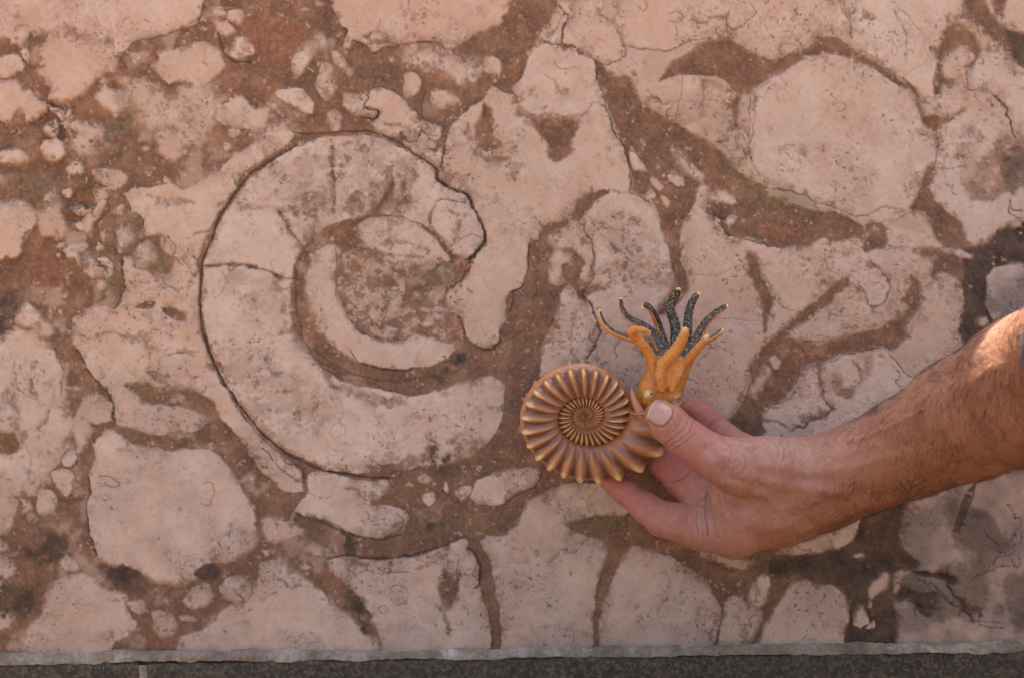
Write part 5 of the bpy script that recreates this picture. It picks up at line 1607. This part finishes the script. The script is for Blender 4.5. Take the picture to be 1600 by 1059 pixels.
def torus(name, c, R, r, mat, parent, attr):
    U, W2 = np.meshgrid(np.arange(40) / 40. * 2 * math.pi, np.arange(14) / 14. * 2 * math.pi, indexing='ij')
    V_ = np.stack([c[0] + (R + r * np.cos(W2)) * np.cos(U), c[1] - r * np.sin(W2), c[2] + (R + r * np.cos(W2)) * np.sin(U)], -1).reshape(-1, 3)
    i_, j_ = np.meshgrid(np.arange(40), np.arange(14), indexing='ij')
    F = np.stack([i_ * 14 + j_, ((i_ + 1) % 40) * 14 + j_, ((i_ + 1) % 40) * 14 + (j_ + 1) % 14, i_ * 14 + (j_ + 1) % 14], -1).reshape(-1, 4)
    return mesh_obj(name, V_ / 1000., F, mat, parent, True, {'paint': np.tile(attr, (len(V_), 1))})
torus('eyelid', ec + np.array([0, .4, 0]), RR(6.8, 58), RR(1.5, 58), mo.m, toy, (0, .35, 0, 0))

# the flared lip of the shell's mouth, curling round the neck
def lip():
    p = np.array([(1008, 654, 55, 8), (1000, 642, 57, 7), (993, 629, 57, 5.5), (988.5, 616, 56, 4), (987, 604, 54, 1.8)], float)
    q = np.array([(1050, 640, 60, 4), (1054, 632, 58, 5.5), (1056, 627, 55, 5), (1060, 622, 50, 3)], float)
    for path in (p, q):
        C = MM(path[:, 0], path[:, 1], path[:, 2]); R = RR(path[:, 3], path[:, 2])
        t = np.linspace(0, len(C) - 1, 30); C = np.stack([np.interp(t, np.arange(len(C)), C[:, k]) for k in range(3)], 1); R = np.interp(t, np.arange(len(R)), R)
        R[-3:] *= [.8, .5, .1]
        Tn = np.gradient(C, axis=0); Tn /= np.linalg.norm(Tn, axis=1)[:, None]
        N1 = np.cross(Tn, [0, 1, 0]); N1 /= np.linalg.norm(N1, axis=1)[:, None]; N2 = np.cross(Tn, N1)
        th = np.arange(12) / 12. * 2 * math.pi
        V_ = (C[:, None] + (N1[:, None] * np.cos(th)[None, :, None] + N2[:, None] * np.sin(th)[None, :, None] * 1.3) * R[:, None, None]).reshape(-1, 3)
        i_, j_ = np.meshgrid(np.arange(29), np.arange(12), indexing='ij'); a_ = i_ * 12 + j_; b_ = i_ * 12 + (j_ + 1) % 12
        F = np.stack([a_, b_, b_ + 12, a_ + 12], -1).reshape(-1, 4)
        wr = np.tile(np.where(np.cos(th + .4) > .6, .5, .0), 30)
        mesh_obj('shell_lip', V_ / 1000., F, ms.m, toy, True, {'wear_sheen': np.stack([wr, wr * 0 + .1, wr * 0 + .1, wr * 0 + 1], 1)})
lip()

# ================================================================== unseen torso and legs, added and shaped to shade the lower wall
mt = NT('blocker_denim')
vt = mt.coord()
mt.setb(mt.ramp(mt.noise(60, 5, .6, vt), [(.3, (.035, .038, .048)), (.7, (.055, .058, .070))]), .9, mt.bump(mt.noise(700, 2, .5, vt), .4, .0008))
def shade_figure():
    def grow(name, box, prims, mat, k=30, step=9.):
        f = Field(*[np.arange(a_, b_, step) for a_, b_ in box])
        for a_, b_, r0, r1 in prims: f.cone(np.array(a_, float), np.array(b_, float), r0, r1, k)
        V_, F = f.mesh(); V_ = relax(V_, F, 4, .4)
        return mesh_obj(name, V_ / 1000., F, mat, person, True, {'hem': np.zeros(len(V_))})
    grow('blocker_shirt', ((200, 1100), (-1050, -120), (-460, 260)), [
        ((300, -235, 34), (500, -560, 0), 44, 60), ((500, -560, 0), (620, -690, -10), 62, 74),
        ((600, -700, -80), (520, -560, -250), 120, 125), ((620, -690, -20), (800, -790, -10), 84, 76),
        ((690, -740, -60), (590, -600, -250), 120, 140)], mc.m, 40)
    grow('blocker_trousers', ((-420, 900), (-820, -80), (-740, -70)), [  # added legs, stretched leftwards to block ground bounce on the wall base
        ((470, -500, -290), (60, -265, -242), 122, 84), ((60, -265, -242), (-190, -270, -242), 84, 78), ((-190, -270, -242), (-130, -360, -640), 72, 48),
        ((560, -480, -290), (-300, -540, -235), 122, 84), ((-300, -540, -235), (-230, -560, -640), 74, 48)], mt.m, 30)
    grow('blocker_shoe', ((-360, 60), (-500, -300), (-735, -600)), [((-120, -390, -668), (-240, -380, -688), 44, 36)], mt.m, 20, 7.)
    grow('blocker_shoe', ((-470, -100), (-680, -460), (-735, -600)), [((-220, -560, -668), (-340, -570, -688), 44, 36)], mt.m, 20, 7.)
shade_figure()
